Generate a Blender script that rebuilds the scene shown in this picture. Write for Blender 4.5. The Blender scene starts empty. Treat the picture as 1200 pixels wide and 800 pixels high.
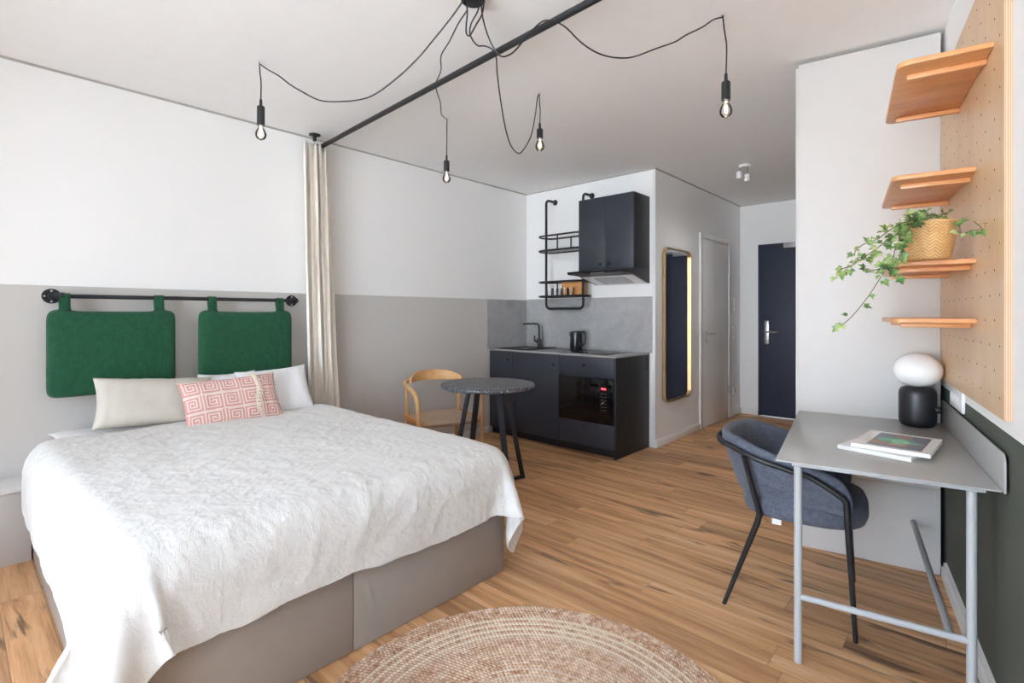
import bpy, bmesh, math, random
import numpy as np
from mathutils import Vector, Matrix, noise as mnoise

# ------------------------------------------------------------------ camera, sky, light, exposure
A = math.atan(547/600)            # heading of the camera away from the headboard wall direction
DR = A - math.atan(390/600)       # the desk wall is turned by this much
H = 2.66
sc = bpy.context.scene
C = sc.collection
cam_d = bpy.data.cameras.new('camera'); cam = bpy.data.objects.new('camera', cam_d); C.objects.link(cam)
cam.location = (0, 0, 1.27); cam.rotation_euler = (math.pi/2, 0, A)
cam_d.sensor_width = 36; cam_d.lens = 18; cam_d.shift_y = -32/1200; cam_d.clip_start = .02
sc.camera = cam
sc.view_settings.view_transform = 'Standard'; sc.view_settings.look = 'None'
sc.view_settings.gamma = 1; sc.view_settings.use_curve_mapping = False
sc.view_settings.exposure = 1.69
sc.cycles.use_denoising = True
sc.cycles.max_bounces = 12; sc.cycles.diffuse_bounces = 12; sc.cycles.transparent_max_bounces = 12
sc.cycles.sample_clamp_indirect = 8; sc.cycles.caustics_reflective = False; sc.cycles.caustics_refractive = False
W = bpy.data.worlds.new('sky'); sc.world = W; W.use_nodes = True
wn = W.node_tree.nodes; wl = W.node_tree.links
bg = wn['Background']; bg.inputs[1].default_value = 6.0
geo = wn.new('ShaderNodeTexCoord'); sep = wn.new('ShaderNodeSeparateXYZ'); rmp = wn.new('ShaderNodeValToRGB')
wl.new(geo.outputs['Generated'], sep.inputs[0]); wl.new(sep.outputs['Z'], rmp.inputs[0]); wl.new(rmp.outputs[0], bg.inputs[0])
rmp.color_ramp.elements[0].position = 0.0; rmp.color_ramp.elements[0].color = (.86, .945, 1.03, 1)
rmp.color_ramp.elements[1].position = .25; rmp.color_ramp.elements[1].color = (.56, .68, .84, 1)
WINS = [(-2.55, -1.05, .05, 2.55), (-.80, .45, .05, 2.55)]      # x0, x1, z0, z1 of the two windows behind the camera
for i, (x0, x1, z0, z1) in enumerate(WINS):
    ld = bpy.data.lights.new('daylight', 'AREA'); ld.shape = 'RECTANGLE'; ld.size = x1-x0; ld.size_y = z1-z0
    ld.cycles.is_portal = True
    lo = bpy.data.objects.new('daylight_portal', ld); C.objects.link(lo)
    lo.location = ((x0+x1)/2, -2.58, (z0+z1)/2); lo.rotation_euler = (math.pi/2, 0, math.pi)   # shines to +y

# ------------------------------------------------------------------ helpers
def rv(u, w, z=0.0):                     # desk wall frame -> world
    return Vector((u*math.cos(DR)-w*math.sin(DR), u*math.sin(DR)+w*math.cos(DR), z))

class MB:
    def __init__(s): s.bm = bmesh.new()
    def box(s, x0, x1, y0, y1, z0, z1, bev=0.0, seg=2):
        r = bmesh.ops.create_cube(s.bm, size=1)
        vs = r['verts']
        for v in vs:
            v.co = Vector(((x0+x1)/2+v.co.x*(x1-x0), (y0+y1)/2+v.co.y*(y1-y0), (z0+z1)/2+v.co.z*(z1-z0)))
        if bev > 0:
            es = list({e for v in vs for e in v.link_edges})
            bmesh.ops.bevel(s.bm, geom=es, offset=bev, segments=seg, affect='EDGES', profile=.5)
        return s
    def prism(s, pts, a0, a1, axis='z', bev=0.0):
        """polygon pts (2D) extruded along axis"""
        def mk(p, a):
            if axis == 'z': return (p[0], p[1], a)
            if axis == 'y': return (p[0], a, p[1])
            return (a, p[0], p[1])
        b = [s.bm.verts.new(mk(p, a0)) for p in pts]; t = [s.bm.verts.new(mk(p, a1)) for p in pts]
        n = len(pts); fs = [s.bm.faces.new(b[::-1]), s.bm.faces.new(t)]
        for i in range(n): fs.append(s.bm.faces.new((b[i], b[(i+1) % n], t[(i+1) % n], t[i])))
        bmesh.ops.recalc_face_normals(s.bm, faces=fs)
        if bev > 0:
            es = list({e for f in fs[:2] for e in f.edges})
            bmesh.ops.bevel(s.bm, geom=es, offset=bev, segments=2, affect='EDGES', profile=.5)
        return s
    def tube(s, pts, r, n=10, closed=False, caps=True):
        pts = [Vector(p) for p in pts]; N = len(pts)
        rr = r if hasattr(r, '__len__') else [r]*N
        rings = []; prev = None
        for i, p in enumerate(pts):
            if closed: t = pts[(i+1) % N]-pts[i-1]
            else: t = pts[min(i+1, N-1)]-pts[max(i-1, 0)]
            if t.length < 1e-9: t = Vector((0, 0, 1))
            t.normalize()
            if prev is None:
                a = Vector((0, 0, 1)) if abs(t.z) < .9 else Vector((1, 0, 0))
                nx = a.cross(t).normalized()
            else:
                nx = prev - t*prev.dot(t)
                nx = nx.normalized() if nx.length > 1e-6 else Vector((1, 0, 0))
            prev = nx; ny = t.cross(nx)
            rings.append([s.bm.verts.new(p+(nx*math.cos(2*math.pi*k/n)+ny*math.sin(2*math.pi*k/n))*rr[i]) for k in range(n)])
        fs = []
        for i in range(N if closed else N-1):
            a, b = rings[i], rings[(i+1) % N]
            for k in range(n): fs.append(s.bm.faces.new((a[k], a[(k+1) % n], b[(k+1) % n], b[k])))
        if caps and not closed:
            fs.append(s.bm.faces.new(rings[0][::-1])); fs.append(s.bm.faces.new(rings[-1]))
        return s
    def lathe(s, prof, c=(0, 0, 0), n=32, axis='z', sx=1, sy=1):
        c = Vector(c); rings = []
        for r, h in prof:
            if r < 1e-6:
                p = {'z': Vector((0, 0, h)), 'x': Vector((h, 0, 0)), 'y': Vector((0, h, 0))}[axis]
                rings.append([s.bm.verts.new(c+p)])
            else:
                ring = []
                for k in range(n):
                    a = 2*math.pi*k/n; ca, sa = math.cos(a)*r*sx, math.sin(a)*r*sy
                    p = {'z': Vector((ca, sa, h)), 'x': Vector((h, ca, sa)), 'y': Vector((sa, h, ca))}[axis]
                    ring.append(s.bm.verts.new(c+p))
                rings.append(ring)
        for a, b in zip(rings, rings[1:]):
            if len(a) == 1 and len(b) == 1: continue
            for k in range(n):
                k2 = (k+1) % n
                if len(a) == 1: s.bm.faces.new((a[0], b[k2], b[k]))
                elif len(b) == 1: s.bm.faces.new((a[k], a[k2], b[0]))
                else: s.bm.faces.new((a[k], a[k2], b[k2], b[k]))
        return s
    def cyl(s, c, r, h0, h1, axis='z', n=24, bev=0.0):
        b = bev
        pf = [(0, h0), (r-b, h0)] + ([(r, h0+b), (r, h1-b)] if b > 0 else [(r, h1)]) + ([(r-b, h1)] if b > 0 else []) + [(0, h1)]
        return s.lathe(pf, c, n, axis)
    def grid(s, P, nu, nv, cu=False, cv=False):
        """P[i][j] points -> faces"""
        V = [[s.bm.verts.new(P[i][j]) for j in range(nv)] for i in range(nu)]
        for i in range(nu if cu else nu-1):
            for j in range(nv if cv else nv-1):
                s.bm.faces.new((V[i][j], V[(i+1) % nu][j], V[(i+1) % nu][(j+1) % nv], V[i][(j+1) % nv]))
        return V

def build(name, mb, mat, parent=None, off=None, smooth=35, recalc=True):
    bm = mb.bm
    if recalc: bmesh.ops.recalc_face_normals(bm, faces=bm.faces)
    me = bpy.data.meshes.new(name)
    if off is not None: bmesh.ops.translate(bm, verts=bm.verts, vec=-Vector(off))
    bm.to_mesh(me); bm.free()
    me.materials.append(mat)
    if smooth:
        me.shade_smooth(); me.set_sharp_from_angle(angle=math.radians(smooth))
    o = bpy.data.objects.new(name, me); C.objects.link(o)
    if parent is not None: o.parent = parent
    return o

class Thing:
    """an Empty at the thing's base; part meshes are given in the frame of the wall it belongs to (abs) or locally"""
    def __init__(s, name, label, cat, base=(0, 0, 0), rz=0.0, group=None, R=False, absolute=True):
        s.base = Vector(base); s.abs = absolute
        s.o = bpy.data.objects.new(name, None); C.objects.link(s.o); s.o.empty_display_size = .1
        s.o.location = rv(*base) if R else s.base
        s.o.rotation_euler = (0, 0, rz + (DR if R else 0))
        s.o['label'] = label; s.o['category'] = cat
        if group: s.o['group'] = group
    def part(s, name, mb, mat, parent=None, label=None, smooth=35, recalc=True):
        o = build(name, mb, mat, parent or s.o, s.base if s.abs else None, smooth, recalc)
        if label: o['label'] = label
        return o

def copy_tree(o, parent=None):
    c = o.copy(); C.objects.link(c)
    if parent is not None: c.parent = parent
    for ch in list(o.children): copy_tree(ch, c)
    return c

def struct(name, mb, mat, R=False, parent=None, smooth=35):
    o = build(name, mb, mat, parent, None, smooth)
    if parent is None:
        o['kind'] = 'structure'
        if R: o.rotation_euler = (0, 0, DR)
    return o

def rrect(x0, x1, y0, y1, r, n=6):
    pts = []
    for cx, cy, a0 in ((x1-r, y1-r, 0), (x0+r, y1-r, 90), (x0+r, y0+r, 180), (x1-r, y0+r, 270)):
        for k in range(n+1):
            a = math.radians(a0+90*k/n); pts.append((cx+r*math.cos(a), cy+r*math.sin(a)))
    return pts

def smooth_path(pts, sub=6):
    """Catmull-Rom"""
    P = [Vector(p) for p in pts]; P = [P[0]*2-P[1]]+P+[P[-1]*2-P[-2]]; out = []
    for i in range(1, len(P)-2):
        for k in range(sub):
            t = k/sub; a, b, c, d = P[i-1], P[i], P[i+1], P[i+2]
            out.append(.5*((2*b)+(c-a)*t+(2*a-5*b+4*c-d)*t*t+(3*b-a-3*c+d)*t**3))
    out.append(P[-2]); return out

# ------------------------------------------------------------------ materials
class NT:
    def __init__(s, name):
        s.m = bpy.data.materials.new(name); s.m.use_nodes = True
        s.n = s.m.node_tree.nodes; s.l = s.m.node_tree.links
        s.b = s.n['Principled BSDF']
    def node(s, t, **kw):
        nd = s.n.new(t)
        for k, v in kw.items(): setattr(nd, k, v)
        return nd
    def link(s, a, b): s.l.new(a, b)
    def coord(s, scale=(1, 1, 1), rot=(0, 0, 0), kind='Object'):
        t = s.node('ShaderNodeTexCoord'); mp = s.node('ShaderNodeMapping')
        mp.inputs['Scale'].default_value = scale; mp.inputs['Rotation'].default_value = rot
        s.link(t.outputs[kind], mp.inputs[0]); return mp.outputs[0]
    def noise(s, vec, scale, detail=4, rough=.55, dist=0.0):
        n = s.node('ShaderNodeTexNoise'); s.link(vec, n.inputs['Vector'])
        n.inputs['Scale'].default_value = scale; n.inputs['Detail'].default_value = detail
        n.inputs['Roughness'].default_value = rough; n.inputs['Distortion'].default_value = dist
        return n.outputs['Fac']
    def ramp(s, fac, stops):
        r = s.node('ShaderNodeValToRGB'); s.link(fac, r.inputs[0]); e = r.color_ramp.elements
        e[0].position = stops[0][0]; e[0].color = (*stops[0][1], 1)
        e[1].position = stops[-1][0]; e[1].color = (*stops[-1][1], 1)
        for p, c in stops[1:-1]:
            x = e.new(p); x.color = (*c, 1)
        return r.outputs[0]
    def math(s, op, a, b=None, c=None):
        n = s.node('ShaderNodeMath', operation=op)
        for i, v in enumerate((a, b, c)):
            if v is None: continue
            if isinstance(v, (int, float)): n.inputs[i].default_value = v
            else: s.link(v, n.inputs[i])
        return n.outputs[0]
    def mix(s, fac, a, b, mode='MIX'):
        n = s.node('ShaderNodeMix', data_type='RGBA', blend_type=mode)
        for sock, v in ((n.inputs[0], fac), (n.inputs[6], a), (n.inputs[7], b)):
            if isinstance(v, (int, float)): sock.default_value = v
            elif isinstance(v, tuple): sock.default_value = (*v, 1)
            else: s.link(v, sock)
        return n.outputs[2]
    def bump(s, h, strength=.3, dist=.01):
        b = s.node('ShaderNodeBump'); b.inputs['Strength'].default_value = strength; b.inputs['Distance'].default_value = dist
        s.link(h, b.inputs['Height']); s.link(b.outputs[0], s.b.inputs['Normal'])
    def color(s, v):
        if isinstance(v, tuple): s.b.inputs['Base Color'].default_value = (*v, 1)
        else: s.link(v, s.b.inputs['Base Color'])

def srgb(r, g, b):
    f = lambda c: (c/255/12.92) if c/255 <= .04045 else ((c/255+.055)/1.055)**2.4
    return (f(r), f(g), f(b))

def simple(name, col, rough=.5, metal=0.0, var=.03, vs=12, bump=0.0, bs=60, bd=.002, spec=None, coat=0.0):
    t = NT(name); v = t.coord()
    n = t.noise(v, vs, 3)
    lo = tuple(max(0, c*(1-var)) for c in col); hi = tuple(min(1, c*(1+var)) for c in col)
    t.color(t.ramp(n, [(.3, lo), (.7, hi)]))
    t.b.inputs['Roughness'].default_value = rough; t.b.inputs['Metallic'].default_value = metal
    if spec is not None: t.b.inputs['Specular IOR Level'].default_value = spec
    if coat: t.b.inputs['Coat Weight'].default_value = coat
    if bump: t.bump(t.noise(v, bs, 3), bump, bd)
    return t.m

def fabric(name, col, weave=900, rough=.9, var=.12, bs=.25, wr=0.0, wrs=6, mottle=14):
    """woven cloth: crossed fine threads plus slubs and optional soft wrinkles"""
    t = NT(name); v = t.coord()
    t1 = t.noise(t.coord((weave/8, 1.2*weave, weave/8)), 1.0, 2); t2 = t.noise(t.coord((1.2*weave, weave/8, weave*.9)), 1.0, 2)
    th = t.math('ADD', t1, t2); th = t.math('MULTIPLY', th, .5)
    sl = t.noise(t.coord((4, 60, 4)), 2, 3); m = t.noise(v, mottle, 3)
    f = t.math('ADD', t.math('MULTIPLY', th, .5), t.math('MULTIPLY', m, .3)); f = t.math('ADD', f, t.math('MULTIPLY', sl, .2))
    t.color(t.ramp(f, [(.40, tuple(c*(1-var) for c in col)), (.60, tuple(min(1, c*(1+var)) for c in col))]))
    t.b.inputs['Roughness'].default_value = rough; t.b.inputs['Specular IOR Level'].default_value = .2
    t.b.inputs['Sheen Weight'].default_value = .15
    h = t.math('MULTIPLY', th, .12)
    if wr:
        w = t.noise(v, wrs, 6, .6, 1.2); w2 = t.noise(t.coord((1, 2.2, 1)), wrs*2.6, 5, .65, 2.0)
        w = t.math('ABSOLUTE', t.math('SUBTRACT', w, .5)); w2 = t.math('ABSOLUTE', t.math('SUBTRACT', w2, .5))
        h = t.math('SUBTRACT', h, t.math('MULTIPLY', t.math('ADD', w, t.math('MULTIPLY', w2, .6)), wr*6))
    t.bump(h, bs, .012)
    return t.m

def wall_mat(name, stops):
    """painted wall: stops = [(z_below, colour), ..., (None, colour)] bands of paint by height"""
    t = NT(name); g = t.node('ShaderNodeNewGeometry'); sp = t.node('ShaderNodeSeparateXYZ'); t.link(g.outputs['Position'], sp.inputs[0])
    col = stops[-1][1]
    for zb, c in reversed(stops[:-1]):
        f = t.math('LESS_THAN', sp.outputs['Z'], zb)
        col = t.mix(f, col, c)
    m = t.noise(t.coord(), 2.2, 3)
    t.color(t.mix(t.math('MULTIPLY', m, .05), col, (.5, .5, .5)))
    t.b.inputs['Roughness'].default_value = .85; t.b.inputs['Specular IOR Level'].default_value = .25
    t.bump(t.noise(t.coord(), 180, 3), .06, .002)
    return t.m

WHITE = (.90, .898, .892); BEIGE = srgb(204, 201, 197)
M_white = wall_mat('white wall paint', [(None, WHITE)])
M_left = wall_mat('two tone wall paint', [(1.432, BEIGE), (None, WHITE)])
M_right = wall_mat('green and white wall paint', [(.912, srgb(84, 90, 82)), (None, WHITE)])
M_ceil = simple('ceiling paint', (.90, .898, .892), .9, var=.01)
M_trim = simple('white trim', (.83, .83, .82), .45, var=.01)
M_gap = simple('shadow gap profile', (.42, .41, .39), .7)
M_black = simple('black powder coat', (.012, .013, .016), .42, bump=.05, bs=400)
M_blackgloss = simple('black glass', (.004, .004, .005), .06, spec=.5)
M_navy = simple('dark blue grey laminate', srgb(50, 54, 64), .42, var=.03, bump=.03, bs=300)
M_navydoor = simple('navy door laminate', srgb(52, 58, 76), .5, var=.05, bump=.05, bs=200)
M_sideblack = simple('dark side panel', srgb(30, 31, 36), .5)
M_worktop = simple('grey worktop', srgb(160, 160, 160), .3, var=.06, vs=60)
M_ward = simple('light grey laminate', srgb(204, 201, 198), .5, var=.01)
M_bedbase = simple('greige laminate', srgb(160, 152, 145), .55, var=.02)
M_desk = simple('grey linoleum desk top', srgb(170, 170, 168), .27, var=.02, vs=4, spec=.45)
M_desktube = simple('grey lacquered steel', srgb(178, 181, 183), .35, var=.01)
M_steel = simple('brushed steel', (.62, .62, .63), .28, 1.0)
M_gold = simple('brass', (.70, .49, .24), .28, 1.0, var=.08)
M_mirror = simple('mirror silver', (.9, .9, .9), .015, 1.0, var=0)
M_green = fabric('green woven cloth', srgb(36, 84, 58), var=.22, bs=.35, mottle=30)
M_linen = fabric('washed linen', srgb(224, 223, 220), var=.035, bs=.65, wr=.12, wrs=6.5)
M_sheet = fabric('white cotton', srgb(238, 238, 240), var=.02, bs=.3, wr=.03)
M_beige = fabric('beige linen pillow', srgb(205, 199, 188), var=.05, bs=.35, wr=.025)
M_curtain = fabric('oat linen curtain', srgb(238, 233, 225), var=.05, bs=.3)
M_tweed = fabric('blue grey tweed', srgb(92, 98, 112), weave=420, var=.42, bs=.6, mottle=300)
M_white_plastic = simple('white plastic', (.8, .8, .8), .35, var=0)
M_paper = simple('white paper', (.82, .82, .80), .5, var=.01)
M_soil = simple('potting soil', (.05, .035, .022), .95, bump=.8, bs=90, bd=.01)

def mat_floor():
    t = NT('oak plank floor')
    tc = t.node('ShaderNodeTexCoord'); sp = t.node('ShaderNodeSeparateXYZ'); t.link(tc.outputs['Object'], sp.inputs[0])
    x, y = sp.outputs['X'], sp.outputs['Y']
    pw, pl = .142, 1.30
    row = t.math('FLOOR', t.math('DIVIDE', y, pw))
    wr = t.node('ShaderNodeTexWhiteNoise', noise_dimensions='1D'); t.link(row, wr.inputs['W'])
    xs = t.math('ADD', x, t.math('MULTIPLY', wr.outputs['Value'], pl*3.0))
    col = t.math('FLOOR', t.math('DIVIDE', xs, pl))
    cmb = t.node('ShaderNodeCombineXYZ'); t.link(row, cmb.inputs[0]); t.link(col, cmb.inputs[1])
    wn_ = t.node('ShaderNodeTexWhiteNoise', noise_dimensions='3D'); t.link(cmb.outputs[0], wn_.inputs['Vector'])
    pid = wn_.outputs['Value']
    # grain coordinates, shifted per plank
    gv = t.node('ShaderNodeCombineXYZ')
    t.link(t.math('ADD', t.math('MULTIPLY', x, .46), t.math('MULTIPLY', pid, 7.0)), gv.inputs[0])
    t.link(t.math('ADD', t.math('MULTIPLY', y, 9.0), t.math('MULTIPLY', pid, 91.0)), gv.inputs[1])
    g1 = t.noise(gv.outputs[0], 1.7, 7, .62, .6)
    fv = t.node('ShaderNodeCombineXYZ')
    t.link(t.math('ADD', t.math('MULTIPLY', x, 3.0), t.math('MULTIPLY', pid, 17.0)), fv.inputs[0])
    t.link(t.math('ADD', t.math('MULTIPLY', y, 90.0), t.math('MULTIPLY', pid, 31.0)), fv.inputs[1])
    g2 = t.noise(fv.outputs[0], 1.6, 5, .7, .3)
    base = t.ramp(g1, [(.26, srgb(100, 66, 48)), (.38, srgb(178, 128, 88)), (.52, srgb(222, 172, 124)), (.72, srgb(246, 214, 172))])
    base = t.mix(t.math('MULTIPLY', g2, .6), base, t.ramp(g2, [(.3, srgb(150, 104, 68)), (.6, srgb(234, 188, 138))]))
    # per-plank tint
    tint = t.ramp(pid, [(0.0, (.74, .71, .69)), (.5, (.98, .96, .95)), (1.0, (1.16, 1.14, 1.12))])
    base = t.mix(1.0, base, tint, 'MULTIPLY')
    # knots and dark streaks
    kv = t.node('ShaderNodeCombineXYZ')
    t.link(t.math('ADD', t.math('MULTIPLY', x, 1.0), t.math('MULTIPLY', pid, 9.0)), kv.inputs[0])
    t.link(t.math('ADD', t.math('MULTIPLY', y, 5.6), t.math('MULTIPLY', pid, 5.0)), kv.inputs[1])
    k = t.noise(kv.outputs[0], 1.9, 4, .55, .8)
    kf = t.ramp(k, [(.60, (0, 0, 0)), (.68, (.8, .8, .8))])
    base = t.mix(kf, base, srgb(86, 62, 50))
    # seams
    fy = t.math('FRACT', t.math('DIVIDE', y, pw)); fx = t.math('FRACT', t.math('DIVIDE', xs, pl))
    sy = t.math('LESS_THAN', t.math('MINIMUM', fy, t.math('SUBTRACT', 1.0, fy)), .010)
    sx = t.math('LESS_THAN', t.math('MINIMUM', fx, t.math('SUBTRACT', 1.0, fx)), .0009)
    seam = t.math('MAXIMUM', sy, sx)
    base = t.mix(t.math('MULTIPLY', seam, .5), base, srgb(84, 58, 40))
    t.color(base)
    rg = t.math('ADD', t.math('MULTIPLY', g2, .12), .40)
    t.link(rg, t.b.inputs['Roughness']); t.b.inputs['Specular IOR Level'].default_value = .42
    hh = t.math('SUBTRACT', t.math('MULTIPLY', g2, .25), seam)
    t.bump(hh, .15, .002)
    return t.m
M_floor = mat_floor()

def wood(name, c1, c2, c3, sc_=(1, 12, 12), rough=.45, rot=(0, 0, 0), scale=2.2):
    t = NT(name); v = t.coord(sc_, rot)
    g = t.noise(v, scale, 6, .6, .5); f = t.noise(t.coord(tuple(a*5 for a in sc_), rot), scale*2, 4, .7)
    m = t.math('ADD', t.math('MULTIPLY', g, .7), t.math('MULTIPLY', f, .3))
    t.color(t.ramp(m, [(.3, c1), (.5, c2), (.7, c3)]))
    t.b.inputs['Roughness'].default_value = rough; t.bump(f, .08, .002)
    return t.m
M_chairwood = wood('oak chair wood', srgb(190, 142, 92), srgb(212, 168, 118), srgb(226, 188, 142), (9, 9, 1.2))
M_railwood = wood('orange oak rail', srgb(196, 128, 58), srgb(214, 148, 76), srgb(224, 164, 94), (2, 10, 10))
M_ply = wood('birch plywood face', srgb(206, 170, 128), srgb(218, 184, 144), srgb(226, 196, 160), (3, 3, .8), .38, scale=1.6)
M_shelf = wood('lacquered oak shelf', srgb(196, 134, 84), srgb(214, 154, 102), srgb(226, 172, 124), (1.2, 9, 9), .32)
M_boxwood = wood('bamboo box', srgb(190, 124, 62), srgb(212, 150, 84), srgb(224, 170, 104), (1, 9, 14))

def mat_plyedge(axis):
    t = NT('plywood edge layers'); tc = t.node('ShaderNodeTexCoord'); sp = t.node('ShaderNodeSeparateXYZ'); t.link(tc.outputs['Object'], sp.inputs[0])
    f = t.math('FRACT', t.math('MULTIPLY', sp.outputs[axis], 1/.0052))
    s_ = t.math('GREATER_THAN', f, .5)
    n = t.noise(t.coord((8, 8, 8)), 3, 3)
    c = t.mix(s_, srgb(214, 186, 158), srgb(186, 150, 120))
    t.color(t.mix(t.math('MULTIPLY', n, .3), c, srgb(205, 170, 140))); t.b.inputs['Roughness'].default_value = .5
    return t.m
M_plyedge_x = mat_plyedge('X'); M_plyedge_z = mat_plyedge('Z')

def mat_concrete():
    t = NT('concrete look tile'); v = t.coord()
    a = t.noise(v, 3.2, 6, .65, .6); b = t.noise(t.coord((10, 10, 10)), 2, 4)
    f = t.math('ADD', t.math('MULTIPLY', a, .75), t.math('MULTIPLY', b, .25))
    t.color(t.ramp(f, [(.3, srgb(152, 152, 153)), (.5, srgb(170, 170, 171)), (.72, srgb(186, 186, 187))]))
    t.b.inputs['Roughness'].default_value = .55; t.bump(b, .05, .002)
    return t.m
M_tile = mat_concrete()

def mat_terrazzo():
    t = NT('dark terrazzo'); v = t.coord()
    vo = t.node('ShaderNodeTexVoronoi'); t.link(v, vo.inputs['Vector']); vo.inputs['Scale'].default_value = 80
    d = t.math('LESS_THAN', vo.outputs['Distance'], .34)
    wn2 = t.node('ShaderNodeTexWhiteNoise', noise_dimensions='3D'); t.link(vo.outputs['Color'], wn2.inputs['Vector'])
    f = t.math('MULTIPLY', d, t.math('GREATER_THAN', wn2.outputs['Value'], .42))
    n = t.noise(v, 30, 4)
    base = t.ramp(n, [(.3, srgb(58, 61, 68)), (.7, srgb(80, 84, 92))])
    t.color(t.mix(f, base, t.ramp(wn2.outputs['Value'], [(.35, srgb(120, 124, 130)), (1, srgb(216, 216, 214))])))
    t.b.inputs['Roughness'].default_value = .32
    return t.m
M_terrazzo = mat_terrazzo()

def mat_rug():
    t = NT('braided jute'); tc = t.node('ShaderNodeTexCoord'); sp = t.node('ShaderNodeSeparateXYZ'); t.link(tc.outputs['Object'], sp.inputs[0])
    x, y = sp.outputs['X'], sp.outputs['Y']
    r = t.math('SQRT', t.math('ADD', t.math('MULTIPLY', x, x), t.math('MULTIPLY', y, y)))
    a = t.math('ARCTAN2', y, x)
    ring = t.math('FLOOR', t.math('DIVIDE', r, .0165))
    rf = t.math('FRACT', t.math('DIVIDE', r, .0165))
    # braid strands: slanted stripes along each ring
    s1 = t.math('ADD', t.math('MULTIPLY', t.math('MULTIPLY', a, t.math('ADD', ring, 1.0)), 1.15), t.math('MULTIPLY', t.math('ABSOLUTE', t.math('SUBTRACT', rf, .5)), 1.6))
    st = t.math('FRACT', s1); br = t.math('ABSOLUTE', t.math('SUBTRACT', st, .5))
    v = t.coord(); n = t.noise(v, 55, 5, .7); n2 = t.noise(t.coord((1, 1, 1)), 34, 4, .7); nf = t.noise(v, 420, 2)
    jute = t.ramp(t.math('ADD', t.math('MULTIPLY', n, .6), t.math('MULTIPLY', n2, .4)), [(.38, srgb(164, 118, 88)), (.48, srgb(208, 168, 138)), (.58, srgb(238, 216, 194))])
    cream = t.ramp(n, [(.3, srgb(226, 206, 178)), (.7, srgb(250, 236, 214))])
    bands = None
    for k in (31, 33, 35, 37):
        f = t.math('COMPARE', ring, float(k), .5)
        bands = f if bands is None else t.math('MAXIMUM', bands, f)
    c = t.mix(bands, jute, cream)
    # paler centre mix of strands
    wnr = t.node('ShaderNodeTexWhiteNoise', noise_dimensions='1D'); t.link(ring, wnr.inputs['W'])
    pale = t.math('MULTIPLY', t.math('ADD', .35, t.math('MULTIPLY', t.math('LESS_THAN', ring, 31.5), .65)), t.math('MULTIPLY', wnr.outputs['Value'], .75))
    c = t.mix(pale, c, srgb(228, 210, 190))
    c = t.mix(t.math('MULTIPLY', t.math('LESS_THAN', br, .12), .35), c, srgb(140, 104, 78))
    c = t.mix(t.math('MULTIPLY', t.math('GREATER_THAN', t.math('ABSOLUTE', t.math('SUBTRACT', rf, .5)), .36), .5), c, srgb(150, 112, 84))  # shade in the grooves between rings, put into the colour
    t.color(c); t.b.inputs['Roughness'].default_value = .95; t.b.inputs['Specular IOR Level'].default_value = .1
    h = t.math('ADD', t.math('MULTIPLY', br, 1.4), t.math('MULTIPLY', nf, .3)); t.bump(h, .7, .006)
    return t.m
M_rug = mat_rug()

def mat_weave():
    t = NT('woven straw'); uv = t.node('ShaderNodeUVMap'); sp = t.node('ShaderNodeSeparateXYZ'); t.link(uv.outputs[0], sp.inputs[0])
    u = t.math('MULTIPLY', sp.outputs['X'], 28.0)
    tri = t.math('PINGPONG', u, 1.0)
    s1 = t.math('ADD', t.math('MULTIPLY', sp.outputs['Y'], 12.0), t.math('MULTIPLY', tri, 1.3))
    f = t.math('FRACT', s1); h = t.math('ABSOLUTE', t.math('SUBTRACT', f, .5))
    n = t.noise(t.coord(), 40, 4)
    c = t.ramp(t.math('ADD', t.math('MULTIPLY', h, .9), t.math('MULTIPLY', n, .5)), [(.2, srgb(176, 128, 74)), (.42, srgb(208, 164, 106)), (.7, srgb(226, 188, 134))])
    t.color(c); t.b.inputs['Roughness'].default_value = .55
    t.bump(t.math('SUBTRACT', 1.0, h), .6, .004)
    return t.m
M_weave = mat_weave()

def mat_cord():
    t = NT('paper cord weave'); tc = t.node('ShaderNodeTexCoord'); sp = t.node('ShaderNodeSeparateXYZ'); t.link(tc.outputs['Object'], sp.inputs[0])
    ax = t.math('ABSOLUTE', t.math('DIVIDE', sp.outputs['X'], .24)); ay = t.math('ABSOLUTE', t.math('DIVIDE', sp.outputs['Y'], .27))
    side = t.math('GREATER_THAN', ax, ay)
    s = t.mix(side, t.math('MULTIPLY', sp.outputs['X'], 170.0), t.math('MULTIPLY', sp.outputs['Y'], 170.0))
    f = t.math('FRACT', s); h = t.math('ABSOLUTE', t.math('SUBTRACT', f, .5))
    n = t.noise(t.coord(), 60, 4)
    t.color(t.ramp(t.math('ADD', t.math('MULTIPLY', t.math('SUBTRACT', .5, h), .9), t.math('MULTIPLY', n, .4)), [(.25, srgb(170, 142, 118)), (.6, srgb(212, 188, 164))]))
    t.b.inputs['Roughness'].default_value = .8; t.bump(t.math('SUBTRACT', .5, h), .5, .003)
    return t.m
M_cordseat = mat_cord()

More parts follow.
